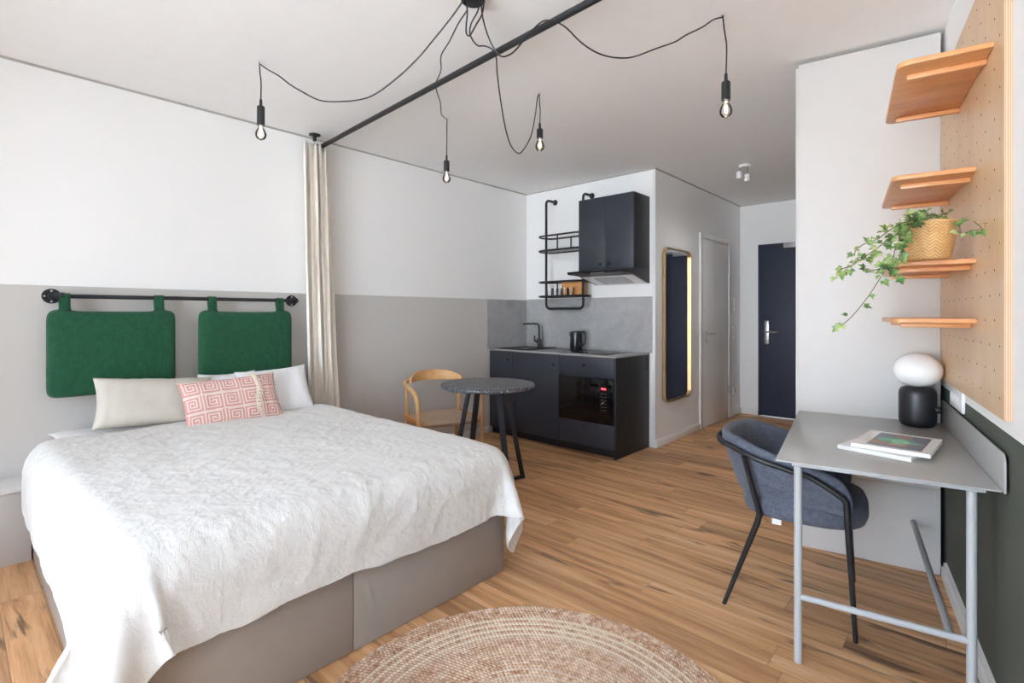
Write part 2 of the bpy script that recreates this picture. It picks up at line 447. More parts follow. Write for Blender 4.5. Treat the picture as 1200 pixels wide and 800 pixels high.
def glass(name, tr=.9, col=(1, 1, 1), rough=.0):
    t = NT(name); out = t.n['Material Output']
    tb = t.node('ShaderNodeBsdfTransparent'); tb.inputs[0].default_value = (*col, 1)
    gl = t.node('ShaderNodeBsdfGlossy'); gl.inputs['Roughness'].default_value = rough
    fr = t.node('ShaderNodeFresnel'); fr.inputs[0].default_value = 1.45
    nv = t.noise(t.coord(), 3, 1)
    f = t.math('ADD', fr.outputs[0], t.math('MULTIPLY', nv, (1-tr)))
    mx = t.node('ShaderNodeMixShader'); t.link(f, mx.inputs[0]); t.link(tb.outputs[0], mx.inputs[1]); t.link(gl.outputs[0], mx.inputs[2])
    t.link(mx.outputs[0], out.inputs[0]); return t.m
M_glass = glass('clear glass', .96); M_bulb = glass('bulb glass', .97, (.99, .985, .97)); M_pane = glass('window glass', 1.0)
def emit(name, col, st):
    t = NT(name); t.color(col); t.b.inputs['Emission Color'].default_value = (*col, 1); t.b.inputs['Emission Strength'].default_value = st; return t.m
M_fil = emit('glowing filament', (1.0, .70, .32), 2.5)
M_red = emit('red display', (1.0, .05, .08), .8)
M_leaf = None
def mat_leaf():
    t = NT('ivy leaf'); v = t.coord(); n = t.noise(v, 22, 3)
    t.color(t.ramp(n, [(.3, srgb(50, 84, 46)), (.46, srgb(92, 130, 70)), (.56, srgb(142, 166, 96)), (.68, srgb(198, 208, 150))]))
    t.b.inputs['Roughness'].default_value = .45; t.b.inputs['Subsurface Weight'].default_value = .05; return t.m
M_leaf = mat_leaf()
M_stem = simple('ivy stem', srgb(112, 96, 76), .7)
def mat_opal():
    t = NT('opal glass'); n = t.noise(t.coord(), 8, 2)
    t.color(t.ramp(n, [(.3, (.9, .9, .89)), (.7, (.92, .92, .91))])); t.b.inputs['Roughness'].default_value = .2
    t.b.inputs['Subsurface Weight'].default_value = .3; t.b.inputs['Subsurface Radius'].default_value = (.05, .05, .05); return t.m
M_opal = mat_opal()

# ------------------------------------------------------------------ the room
XL, YK, XM, YE, UR, YW = -3.885, 4.515, -2.27, 6.85, .41, -2.5
def Rbox(mb, *a, **k): return mb.box(*a, **k)
struct('floor', MB().box(-4.1, 1.2, -2.7, 7.2, -.1, 0), M_floor)
struct('ceiling', MB().box(-4.1, 1.2, -2.7, 7.2, H, H+.1), M_ceil)
struct('wall_left', MB().box(XL-.12, XL, -2.7, YK+.1, 0, H), M_left)
struct('wall_kitchen', MB().box(XL, XM, YK, YK+.1, 0, H), M_white)
struct('wall_bathroom', MB().box(XM-.1, XM, YK+.1, YE+.1, 0, H), M_white)
# entrance wall with the door opening
mb = MB(); mb.box(XM, -2.05, YE, YE+.12, 0, H); mb.box(-2.05, -1.12, YE, YE+.12, 2.135, H); mb.box(-1.12, -.4, YE, YE+.12, 0, H)
struct('wall_entrance', mb, M_white)
struct('wall_right', MB().box(UR, UR+.12, -2.8, 7.3, 0, H), M_right, R=True)
mb = MB(); xs = [XL] + [v for w in WINS for v in w[:2]] + [.90]
for i in range(0, len(xs), 2): mb.box(xs[i], xs[i+1], YW-.12, YW, 0, H)
for x0, x1, z0, z1 in WINS:
    mb.box(x0, x1, YW-.12, YW, 0, z0); mb.box(x0, x1, YW-.12, YW, z1, H)
struct('wall_window', mb, M_white)
for i, (x0, x1, z0, z1) in enumerate(WINS):
    mb = MB(); f = .06; xm = (x0+x1)/2
    for a, b, c, d in ((x0, x1, z0, z0+f), (x0, x1, z1-f, z1), (x0, x0+f, z0, z1), (x1-f, x1, z0, z1), (xm-.04, xm+.04, z0, z1)):
        mb.box(a, b, YW-.09, YW-.03, c, d, .004)
    w = struct('window_%d' % (i+1), mb, M_trim)
    struct('glass_pane', MB().box(x0+f, x1-f, YW-.064, YW-.056, z0+f, z1-f), M_pane, parent=w)
# baseboards
BH, BT = .075, .014
struct('baseboard_left', MB().box(XL, XL+BT, 1.86, 3.88, 0, BH, .003), M_trim)
mb = MB(); mb.box(XM, XM+BT, YK-.0, 5.56, 0, BH, .003); mb.box(XM, XM+BT, 6.44, YE, 0, BH, .003)
struct('baseboard_bathroom', mb, M_trim)
struct('baseboard_entrance', MB().box(XM+BT, -2.06, YE-BT, YE, 0, BH, .003), M_trim)
mb = MB().prism([(UR, 0), (UR-.02, 0), (UR-.02, .05), (UR-.012, .058), (UR-.012, .072), (UR, .078)], -2.4, 3.20, axis='y')
struct('baseboard_right', mb, M_trim, R=True)
# shadow gap strips between walls and ceiling
mb = MB(); mb.box(XL, XL+.006, YW, YK, H-.012, H); struct('trim_1', mb, M_gap)
mb = MB(); mb.box(XL+.006, XM, YK-.006, YK, H-.010, H); mb.box(XM, XM+.006, YK, YE, H-.012, H); mb.box(XM+.006, -.6, YE-.006, YE, H-.010, H); struct('trim_2', mb, M_gap)
# concrete look splashback
mb = MB(); mb.box(XL, XL+.008, 3.86, YK, .9, 1.43)
struct('trim_3', mb, M_tile)
mb = MB(); mb.box(XL+.008, XM-.03, YK-.008, YK, .9, 1.44); struct('trim_4', mb, M_tile)
# white corner strip of the kitchen wall
struct('trim_5', MB().box(XM-.028, XM+.004, YK-.010, YK+.012, 0, H-.012, .002), M_trim)

# ---- doors
d2 = struct('door_2', MB().box(XM-.02, XM+.012, 5.60, 6.40, .01, 2.11, .002), M_trim)
mb = MB()
for a in ((XM-.005, XM+.020, 5.54, 5.60, 0, 2.17), (XM-.005, XM+.020, 6.40, 6.45, 0, 2.17), (XM-.005, XM+.020, 5.60, 6.40, 2.115, 2.17)): mb.box(*a, bev=.004)
struct('door_frame', mb, M_trim, parent=d2)
mb = MB(); mb.cyl((XM, 5.70, 1.05), .026, .012, .020, 'x'); mb.cyl((XM, 5.70, .965), .026, .012, .020, 'x'); mb.cyl((XM, 5.70, .965), .006, .02, .024, 'x')
mb.tube([(XM+.015, 5.70, 1.05), (XM+.058, 5.70, 1.05), (XM+.062, 5.72, 1.05), (XM+.062, 5.84, 1.05)], .009)
struct('door_handle', mb, M_steel, parent=d2)
for z in (.36, 1.82): struct('hinge', MB().cyl((XM+.020, 6.40, z), .008, -.045, .045), M_steel, parent=d2)

d1 = struct('door_1', MB().box(-2.03, -1.14, YE-.004, YE+.045, .006, 2.125, .002), M_navydoor)
mb = MB()
for a in ((-2.05, -2.03, YE-.012, YE+.06, 0, 2.14), (-1.14, -1.12, YE-.012, YE+.06, 0, 2.14), (-2.03, -1.14, YE-.012, YE+.06, 2.125, 2.14)): mb.box(*a, bev=.002)
struct('door_frame', mb, M_navydoor, parent=d1)
struct('handle_plate', MB().box(-1.975, -1.925, YE-.014, YE-.004, .90, 1.19, .004), M_steel, parent=d1)
mb = MB(); mb.tube([(-1.95, YE-.01, 1.05), (-1.95, YE-.058, 1.05), (-1.93, YE-.062, 1.05), (-1.81, YE-.062, 1.05)], .011); mb.cyl((-1.95, YE, .965), .014, -.02, -.01, 'y')
struct('door_handle', mb, M_steel, parent=d1)
struct('door_closer', MB().box(-1.75, -1.35, YE-.055, YE-.005, 2.075, 2.135, .006), M_steel, parent=d1)
mb = MB(); mb.box(-1.62, -1.20, YE-.075, YE-.058, 2.11, 2.122, .002); struct('closer_arm', mb, M_steel, parent=d1)

# ------------------------------------------------------------------ bed
bx0, bx1, by0, by1 = -3.87, -1.735, .29, 1.845
bed = Thing('bed', 'low double bed with a greige storage base under a crumpled white duvet', 'bed', (-2.8, 1.07, 0))
mb = MB(); mb.box(bx0, bx1-.02, by0+.02, by1-.02, 0.0, .40); bed.part('base', mb, M_bedbase)
ym = 1.02
for a, b in ((by0, ym-.002), (ym+.002, by1)): bed.part('front_panel', MB().box(bx1-.02, bx1, a, b, .004, .405, .002), M_bedbase)
for y0, y1 in ((by0, by0+.02), (by1-.02, by1)):
    bed.part('side_panel', MB().box(bx0, bx1-.022, y0, y1, .004, .405, .002), M_bedbase)
mb = MB(); mb.box(bx0+.01, bx1-.03, by0+.03, by1-.03, .40, .565, .055, 5); bed.part('mattress', mb, M_sheet)

def simulate_duvet():
    """a square of cloth draped over the mattress block by position based dynamics"""
    rng = np.random.RandomState(4)
    nx, ny = 84, 92
    X0, X1 = -3.56, -1.70+.185
    Y0, Y1 = .262-.245, 1.885+.215
    xs_ = np.linspace(X0, X1, nx); ys_ = np.linspace(Y0, Y1, ny)
    dx, dy = xs_[1]-xs_[0], ys_[1]-ys_[0]
    P = np.zeros((nx, ny, 3)); P[..., 0] = xs_[:, None]; P[..., 1] = ys_[None, :]
    for i in range(nx):
        for j in range(ny):
            P[i, j, 2] = .66 + .018*mnoise.noise((xs_[i]*2.1, ys_[j]*2.1, 3.1)) + .006*mnoise.noise((xs_[i]*9, ys_[j]*9, 1.1))
    # an uneven hem: the outer rows are let out or taken in a little
    for i in range(nx):
        for j in range(ny):
            fx = max(0, (i/(nx-1)-.80)/.20); fy = max(0, (j/(ny-1)-.82)/.18); gy = max(0, (.14-j/(ny-1))/.14)
            P[i, j, 0] += fx*(.030*mnoise.noise((ys_[j]*3.1, 1.7, .3))+.012*mnoise.noise((ys_[j]*11, 5.7, .3))+.05*fy+.03*gy)
            P[i, j, 1] += fy*(.03*mnoise.noise((xs_[i]*3, 9.7, .3))+.05*fx) - gy*(.03*mnoise.noise((xs_[i]*3.7, 4.7, .3))+.02*fx)
    REST = P.copy(); REST[..., 2] = 0
    V = np.zeros_like(P)
    lo = np.array([-4.2, .262, -1.0]); hi = np.array([-1.70, 1.885, .582])   # block with rounded edges
    rad = .105; off = .010
    dd = math.hypot(dx, dy)
    cons = []
    for s in (0, 1):
        cons.append(((slice(s, nx-1, 2), slice(None)), (slice(s+1, nx, 2), slice(None)), dx, 1.0))
        cons.append(((slice(None), slice(s, ny-1, 2)), (slice(None), slice(s+1, ny, 2)), dy, 1.0))
    for s in (0, 1):
        cons.append(((slice(s, nx-1, 2), slice(0, ny-1)), (slice(s+1, nx, 2), slice(1, ny)), dd, .35))
        cons.append(((slice(s, nx-1, 2), slice(1, ny)), (slice(s+1, nx, 2), slice(0, ny-1)), dd, .35))
    for s in range(4):
        cons.append(((slice(s, nx-4, 8), slice(None)), (slice(s+4, nx, 8), slice(None)), 4*dx, .04))
        cons.append(((slice(None), slice(s, ny-4, 8)), (slice(None), slice(s+4, ny, 8)), 4*dy, .04))
    def solve(a, b, L, k):
        A_, B_ = P[a], P[b]
        n0 = min(A_.shape[0], B_.shape[0]); n1 = min(A_.shape[1], B_.shape[1])
        A_ = A_[:n0, :n1]; B_ = B_[:n0, :n1]
        RA, RB = REST[a][:n0, :n1], REST[b][:n0, :n1]
        L = np.linalg.norm(RB-RA, axis=-1, keepdims=True)
        d = B_-A_; l = np.linalg.norm(d, axis=-1, keepdims=True)+1e-9
        c = d*(.5*k*(l-L)/l)
        A_ += c; B_ -= c
    ilo, ihi = lo+rad, hi-rad
    dt = 1/60
    for step in range(260):
        V *= .985; V[..., 2] -= 3.0*dt
        if step < 90: V += rng.randn(*V.shape)*.02
        Q = P.copy(); P += V*dt
        for it in range(16):
            for a, b, L, k in cons: solve(a, b, L, k)
            q = np.clip(P, ilo, ihi); d = P-q; l = np.linalg.norm(d, axis=-1)
            pen = (l < rad+off)
            inside = l < 1e-6
            tgt = q + d/np.maximum(l, 1e-9)[..., None]*(rad+off)
            tgt[inside] = P[inside]; tgt[inside, 2] = hi[2]+off
            P[pen] = tgt[pen]
            P[..., 2] = np.maximum(P[..., 2], .02); P[..., 0] = np.maximum(P[..., 0], XL+.06)
        V = (P-Q)/dt
        # friction on the block
        q = np.clip(P, ilo, ihi); l = np.linalg.norm(P-q, axis=-1)
        V[l < rad+off+.004] *= .35
        sp = np.linalg.norm(V, axis=-1, keepdims=True); V *= np.minimum(1, 3.0/np.maximum(sp, 1e-6))
    return P
DP = simulate_duvet()
mb = MB(); nx, ny = DP.shape[:2]
# soft loft of the filling on the lying part
PP = [[Vector(DP[i, j]) for j in range(ny)] for i in range(nx)]
for i in range(nx):
    for j in range(ny):
        p = PP[i][j]
        f = min(1, max(0, (p.z-.50)/.08))
        s = .5+.5*mnoise.noise((p.x*1.7, p.y*1.7, 7.7))
        p.z += f*(.024*s + .010)
mb.grid(PP, nx, ny)
duvet = build('duvet', mb, M_linen, None, None, None)
duvet['label'] = 'crumpled off-white linen duvet spread over the double bed'; duvet['category'] = 'duvet'
duvet.data.shade_smooth()
sd = duvet.modifiers.new('sub', 'SUBSURF'); sd.levels = 3; sd.render_levels = 3
tx = bpy.data.textures.new('creases', 'CLOUDS'); tx.noise_scale = .19; tx.noise_depth = 3; tx.noise_type = 'HARD_NOISE'
dm = duvet.modifiers.new('creases', 'DISPLACE'); dm.texture = tx; dm.strength = -.011; dm.mid_level = .3
tx2 = bpy.data.textures.new('fine creases', 'CLOUDS'); tx2.noise_scale = .045; tx2.noise_depth = 3; tx2.noise_type = 'HARD_NOISE'
dm2 = duvet.modifiers.new('fine_creases', 'DISPLACE'); dm2.texture = tx2; dm2.strength = -.0022; dm2.mid_level = .3
so = duvet.modifiers.new('thick', 'SOLIDIFY'); so.thickness = .012; so.offset = 1

# pillows ------------------------------------------------------
def pillow_grid(Wd, Hd, T, n=44, m=32, pinch=.07, seed=0, wr=.006):
    fr = []
    for side in (1, -1):
        G = []
        for i in range(n):
            row = []
            for j in range(m):
                u = -1+2*i/(n-1); v = -1+2*j/(m-1)
                x = Wd/2*u*(1-pinch*(1-v*v)*abs(u)**3); y = Hd/2*v*(1-pinch*1.3*(1-u*u)*abs(v)**3)
                t = T/2*((1-abs(u)**3.2)*(1-abs(v)**3.2))**.55
                e = max(0, (1-u*u)*(1-v*v))
                w = wr*mnoise.noise((x*14+seed, y*9, side*3.3+seed))*min(1, t/(T/4)+.05)
                w += wr*1.5*mnoise.noise((x*30+seed, y*5, side*9.1))*(1-e)*min(1, t*30)
                row.append(Vector((x, -side*(t+w), y)))
            G.append(row)
        fr.append(G)
    return fr
def pillow(name, label, loc, rz, tilt, Wd, Hd, T, mat, seed=0, colors=None, group=None, roll=0, **k):
    mb = MB()
    for s, G in zip((1, -1), pillow_grid(Wd, Hd, T, seed=seed, **k)): mb.grid(G, len(G), len(G[0]))
    bmesh.ops.remove_doubles(mb.bm, verts=mb.bm.verts, dist=.0008)
    o = build(name, mb, mat, None, None, None)
    o.data.shade_smooth()
    o['label'] = label; o['category'] = 'pillow'
    if group: o['group'] = group
    o.matrix_world = Matrix.Translation(loc) @ Matrix.Rotation(rz, 4, 'Z') @ Matrix.Rotation(tilt, 4, 'X') @ Matrix.Rotation(roll, 4, 'Y')
    return o
# local: x = width, z = height, -y = front.  Facing +x world => rz = +90deg
zt = .62
pillow('pillow', 'white pillow peeking out behind the beige and pink cushions', (-3.68, 1.25, zt+.105), math.radians(90), math.radians(-18), .36, .33, .08, M_sheet, 2)
pillow('pillow', 'white pillow at the curtain end of the bed', (-3.555, 1.50, zt+.125), math.radians(84), math.radians(-28), .47, .345, .10, M_sheet, 5, roll=math.radians(-3))
pillow('pillow', 'plain beige linen pillow leaning under the wider green headboard cushion', (-3.61, .825, zt+.132), math.radians(90), math.radians(-28), .60, .31, .13, M_beige, 9, roll=math.radians(5))
pillow('pillow', 'flat white pillow lying almost hidden beneath the beige pillow', (-3.705, .66, .600), math.radians(90), math.radians(-90), .60, .27, .036, M_sheet, 12)

# pink greek key cushion
K = ["###########", "#.........#", "#.#######.#", "#.#.....#.#", "#.#.###.#.#", "#.#.#.#.#.#", "#.#.#...#.#", "#.#.#####.#", "#.#.......#", "#.#########", "#.........."]
def key(ci, cj, flip):
    i, j = ci % 11, cj % 11
    if flip: i = 10-i
    return K[j][i] == '#'
def pink():
    n, m = 200, 112; Wd, Hd, T = .56, .32, .10
    mb = MB(); cl = mb.bm.loops.layers.float_color.new('Col')
    for s, G in zip((1, -1), pillow_grid(Wd, Hd, T, n=n, m=m, seed=21, wr=.005)):
        Vv = [[mb.bm.verts.new(G[i][j]) for j in range(m)] for i in range(n)]
        for i in range(n-1):
            for j in range(m-1):
                f = mb.bm.faces.new((Vv[i][j], Vv[i+1][j], Vv[i+1][j+1], Vv[i][j+1]))
                ci = int(i/ (n-1)*62); cj = int(j/(m-1)*36)
                on = key(ci % 12 if ci % 12 < 11 else 0, cj % 12 if cj % 12 < 11 else 0, (ci//12+cj//12) % 2) if (ci % 12 < 11 and cj % 12 < 11) else False
                c = srgb(200, 128, 118) if on else srgb(224, 204, 196)
                for lp in f.loops: lp[cl] = (*c, 1)
    bmesh.ops.remove_doubles(mb.bm, verts=mb.bm.verts, dist=.0004)
    t = NT('pink key pattern cloth'); a = t.node('ShaderNodeVertexColor', layer_name='Col')
    nz = t.noise(t.coord(), 300, 3); n2 = t.noise(t.coord(), 30, 4)
    c = t.mix(t.math('MULTIPLY', nz, .35), a.outputs[0], srgb(238, 216, 208)); t.color(c)
    t.b.inputs['Roughness'].default_value = .9; t.bump(t.math('ADD', nz, n2), .4, .004)
    T_ = Thing('cushion', 'pink and cream cushion with a greek key pattern and a fringed seam', 'cushion', (-3.50, 1.24, zt+.125), 0, absolute=False)
    T_.o.matrix_world = Matrix.Translation((-3.43, 1.185, zt+.114)) @ Matrix.Rotation(math.radians(86), 4, 'Z') @ Matrix.Rotation(math.radians(-30), 4, 'X') @ Matrix.Rotation(math.radians(-3), 4, 'Y')
    T_.part('cover', mb, t.m, smooth=None).data.shade_smooth()
    fr = MB(); random.seed(3)
    N = 40
    for k in range(N):
        v = -.96+1.92*k/(N-1); y = Hd/2*v; u = .44+.04*math.sin(v*4)
        x = Wd/2*u; th = T/2*((1-abs(u)**3.2)*(1-abs(v)**3.2))**.55
        L = random.uniform(.030, .044)
        p0 = Vector((x, -(th+.004), y)); p1 = p0+Vector((L*.5, -.007, random.uniform(-.004, .004))); p2 = p0+Vector((L, -.002, random.uniform(-.010, .006)))
        fr.tube([p0, p1, p2], [.0040, .0034, .0020], 6)
    T_.part('fringe', fr, fabric('cream fringe', srgb(226, 214, 196)))
pink()

# headboard rail with hanging green cushions
rail = Thing('headboard_rail', 'black steel rail on the wall holding the green headboard cushions', 'rail', (XL, 1.06, 1.37))
rx = -3.815; rz_ = 1.372
rail.part('rod', MB().tube([(rx, .40, rz_), (rx, 1.75, rz_)], .0125, 14), M_black)
for y in (.385, 1.755):
    s = 1 if y > 1 else -1
    pts = [(XL+.006, y, rz_), (XL+.03, y, rz_), (rx-.012, y, rz_), (rx-.002, y-s*.006, rz_), (rx, y-s*.03, rz_)]
    mb = MB(); mb.tube(pts, .0175, 14); mb.lathe([(.0, -.004), (.021, -.004), (.021, .018), (0, .018)], (rx, y-s*.03, rz_), 16, 'y'); mb.lathe([(0, -.02), (.021, -.02), (.021, 0), (0, 0)], (rx+.006, y, rz_), 16, 'x')
    br = rail.part('bracket', mb, M_black)
    fl = MB(); fl.cyl((XL, y, rz_), .042, .0, .008, 'x', 28); rail.part('flange', fl, M_black, parent=br)
    for dy, dz in ((0, .030), (0, -.030), (.03, 0), (-.03, 0)):
        rail.part('screw', MB().cyl((XL, y+dy, rz_+dz), .0055, .008, .0105, 'x', 10), M_steel, parent=br)

def head_cushion(label, y0, y1, z0, z1, tabs, grp):
    T = .072; xc = -3.805
    t = Thing('headboard_cushion', label, 'cushion', (xc, (y0+y1)/2, z0), group=grp)
    mb = MB(); n, m = 60, 50
    for side in (1, -1):
        G = []
        for i in range(n):
            row = []
            for j in range(m):
                u = -1+2*i/(n-1); v = -1+2*j/(m-1)
                # superellipse outline
                k = 14
                s_ = (abs(u)**k+abs(v)**k)**(1/k) if (u or v) else 1
                mx = max(abs(u), abs(v), 1e-6); sc_ = mx/s_
                y = (y0+y1)/2+(y1-y0)/2*u*sc_; z = (z0+z1)/2+(z1-z0)/2*v*sc_
                if v > 0: z -= .010*(1-min(1, abs(abs(u)-.8)/.25))*-1*v**8 + .006*v**8*(1-u*u)
                e = max(0, 1-mx**16)
                x = xc+side*T/2*e**.45 + .0015*mnoise.noise((y*9, z*9, side))
                row.append(Vector((x, y, z)))
            G.append(row)
        mb.grid(G, n, m)
    bmesh.ops.remove_doubles(mb.bm, verts=mb.bm.verts, dist=.0006)
    t.part('pad', mb, M_green, smooth=60)
    for ty in tabs:
        # a cloth loop over the rail, sewn on to the top edge
        hw = .024; pts = []
        prof = [(xc+.006, z1-.03), (xc+.010, z1+.01), (rx+.018, rz_-.03)]
        for k in range(9):
            a = math.radians(-10+200*k/8); prof.append((rx+.0155*math.cos(a), rz_+.0155*math.sin(a)))
        prof += [(rx-.016, rz_-.03), (xc-.010, z1+.01), (xc-.006, z1-.03)]
        P_ = []
        for (px, pz) in prof:
            fl = 1+max(0, (z1+.012-pz))*16
            P_.append([Vector((px, ty-hw*fl, pz)), Vector((px, ty-hw*.5*fl, pz)), Vector((px, ty+hw*.5*fl, pz)), Vector((px, ty+hw*fl, pz))])
        mb = MB(); mb.grid(P_, len(P_), 4)
        tb = t.part('hanging_tab', mb, M_green, smooth=60, recalc=False)
        so_ = tb.modifiers.new('thick', 'SOLIDIFY'); so_.thickness = .004; so_.offset = 0
        t.part('button', MB().cyl((rx+.016, ty, z1+.035), .008, 0, .004, 'x', 16), M_black, parent=tb)
head_cushion('wide green fabric headboard cushion hanging from the black rail, left one', .355, .972, .80, 1.292, (.434, .884), 'green headboard cushions')
head_cushion('green fabric headboard cushion hanging from the black rail next to the curtain', 1.10, 1.722, .80, 1.292, (1.187, 1.637), 'green headboard cushions')

# bench/ledge left of the bed
bn = Thing('bench', 'light grey wall ledge with a white top left of the bed', 'bench', (-3.75, -.2, 0))
bn.part('body', MB().box(XL+.002, -3.615, YW+.02, .282, 0, .362, .002), M_ward); bn.part('top_board', MB().box(XL+.002, -3.605, YW+.02, .282, .365, .385, .003), M_white_plastic)

# ------------------------------------------------------------------ curtain and its rod
BZ = 2.578; BS = Vector((XL, 1.957, BZ)); BDv = Vector((2.68, -.150, 0)).normalized()
tt = 0
while (BS+BDv*tt).x*math.cos(DR)+(BS+BDv*tt).y*math.sin(DR) < UR: tt += .01
BE = BS+BDv*tt
cr = Thing('curtain_rod', 'long black steel curtain rod crossing the room under the ceiling', 'curtain rod', BS)
cr.part('rod', MB().tube([BS, BE], .0165, 16), M_black)
for p, d in ((BS, BDv), (BE, -BDv)):
    cr.part('flange', MB().tube([p+d*.001, p+d*.008, p+d*.0085, p+d*.04], [.044, .044, .023, .022], 24), M_black)
cu = Thing('curtain', 'gathered oat linen curtain hanging beside the bed from the black rod', 'curtain', (-3.76, 1.95, 0))
mb = MB(); G = []; nS, nZ = 150, 26
for i in range(nS):
    s = i/(nS-1); row = []
    for j in range(nZ):
        z = .02+(2.575-.02)*j/(nZ-1); h = z/2.575
        amp = .034 + .012*math.sin(s*13+2)
        ph = s*2*math.pi*5.0 + .35*math.sin(h*2.6+s*8)
        yc = 1.895+.07*(1-h); hw = .112-.008*h
        y = yc + hw*(2*s-1) + .016*math.sin(ph*2+1) + .006*mnoise.noise((s*6, h*3, 0))
        x = -3.775 + amp*math.sin(ph) + .03*(1-h)*(s-.3) + .010*mnoise.noise((s*5, h*4, 2))
        x = max(x, -3.872)
        if z < .75: y = max(y, 1.872 - .25*max(0, z-.60))
        row.append(Vector((x, y, z)))
    G.append(row)
mb.grid(G, nS, nZ); cloth = cu.part('curtain_cloth', mb, M_curtain, smooth=None, recalc=False); cloth.data.shade_smooth()
so_ = cloth.modifiers.new('thick', 'SOLIDIFY'); so_.thickness = .0025
# black ceiling flange of the rod hanger
cf = Thing('ceiling_flange', 'small round black flange on the ceiling above the curtain top', 'flange', (-3.80, 1.90, H))
cf.part('disc', MB().cyl((-3.80, 1.90, 0), .042, H-.008, H-.0005), M_black)
cf.part('stem', MB().cyl((-3.80, 1.90, 0), .014, H-.05, H-.008), M_black)

# ------------------------------------------------------------------ ceiling pendant with four bulbs
pe = Thing('pendant_lamp', 'black cluster pendant lamp with looping cables and bare filament bulbs', 'lamp', (-1.62, 1.55, H))
CN = Vector((-1.63, 1.535, 0))
pe.part('canopy', MB().cyl(CN, .052, H-.028, H-.0005, bev=.004), M_black)
CORDS = [[(-1.657, 1.503, 2.632), (-1.731, 1.489, 2.573), (-1.826, 1.47, 2.506), (-1.909, 1.452, 2.45), (-2.023, 1.424, 2.389), (-2.161, 1.388, 2.337), (-2.265, 1.358, 2.328), (-2.409, 1.314, 2.346), (-2.518, 1.279, 2.375), (-2.63, 1.242, 2.44), (-2.705, 1.216, 2.49), (-2.78, 1.19, 2.55), (-2.862, 1.161, 2.603), (-2.916, 1.142, 2.645)],
 [(-1.646, 1.513, 2.588),(-1.77, 1.574, 2.605),(-1.897, 1.632, 2.595),(-2.027, 1.687, 2.589),(-2.127, 1.77, 2.586),(-2.227, 1.841, 2.605),(-2.315, 1.889, 2.605),(-2.409, 1.972, 2.605),(-2.51, 2.082, 2.605),(-2.626, 2.186, 2.596),(-2.678, 2.251, 2.605),(-2.794, 2.38, 2.654)],
 [(-1.604, 1.551, 2.636), (-1.633, 1.567, 2.606), (-1.708, 1.597, 2.591), (-1.732, 1.614, 2.556), (-1.76, 1.684, 2.546), (-1.786, 1.761, 2.581), (-1.808, 1.83, 2.602), (-1.823, 1.877, 2.591), (-1.853, 1.92, 2.51), (-1.889, 1.984, 2.402), (-1.922, 2.053, 2.296), (-1.945, 2.119, 2.224), (-1.963, 2.197, 2.198), (-1.974, 2.254, 2.223), (-1.995, 2.356, 2.339), (-2.017, 2.423, 2.488), (-2.038, 2.473, 2.625), (-2.042, 2.495, 2.648)],
 [(-1.599, 1.556, 2.636), (-1.597, 1.561, 2.567), (-1.584, 1.578, 2.491), (-1.566, 1.601, 2.43), (-1.546, 1.624, 2.399), (-1.527, 1.647, 2.404), (-1.505, 1.673, 2.429), (-1.474, 1.712, 2.493), (-1.449, 1.741, 2.537), (-1.427, 1.767, 2.566), (-1.407, 1.791, 2.572), (-1.38, 1.824, 2.564), (-1.355, 1.853, 2.541), (-1.317, 1.898, 2.488), (-1.277, 1.946, 2.45), (-1.236, 1.995, 2.431), (-1.189, 2.05, 2.428), (-1.15, 2.095, 2.44), (-1.087, 2.169, 2.481), (-1.029, 2.238, 2.518), (-0.994, 2.279, 2.553), (-0.943, 2.338, 2.594), (-0.908, 2.38, 2.633), (-0.878, 2.415, 2.648)]]
DROPS = [(-2.912, 1.148, 2.435, 2.306), (-2.795, 2.376, 2.385, 2.283), (-2.034, 2.49, 2.455, 2.372), (-.867, 2.424, 2.372, 2.262)]
HK = 'ceiling hooks of the pendant cables'
hlab = ['clear ceiling hook nearest the headboard wall', 'clear ceiling hook of the bulb hanging in front of the kitchen corner', 'clear ceiling hook above the hanging bulb nearest the kitchen cabinet', 'clear ceiling hook of the bulb on the right side of the room']
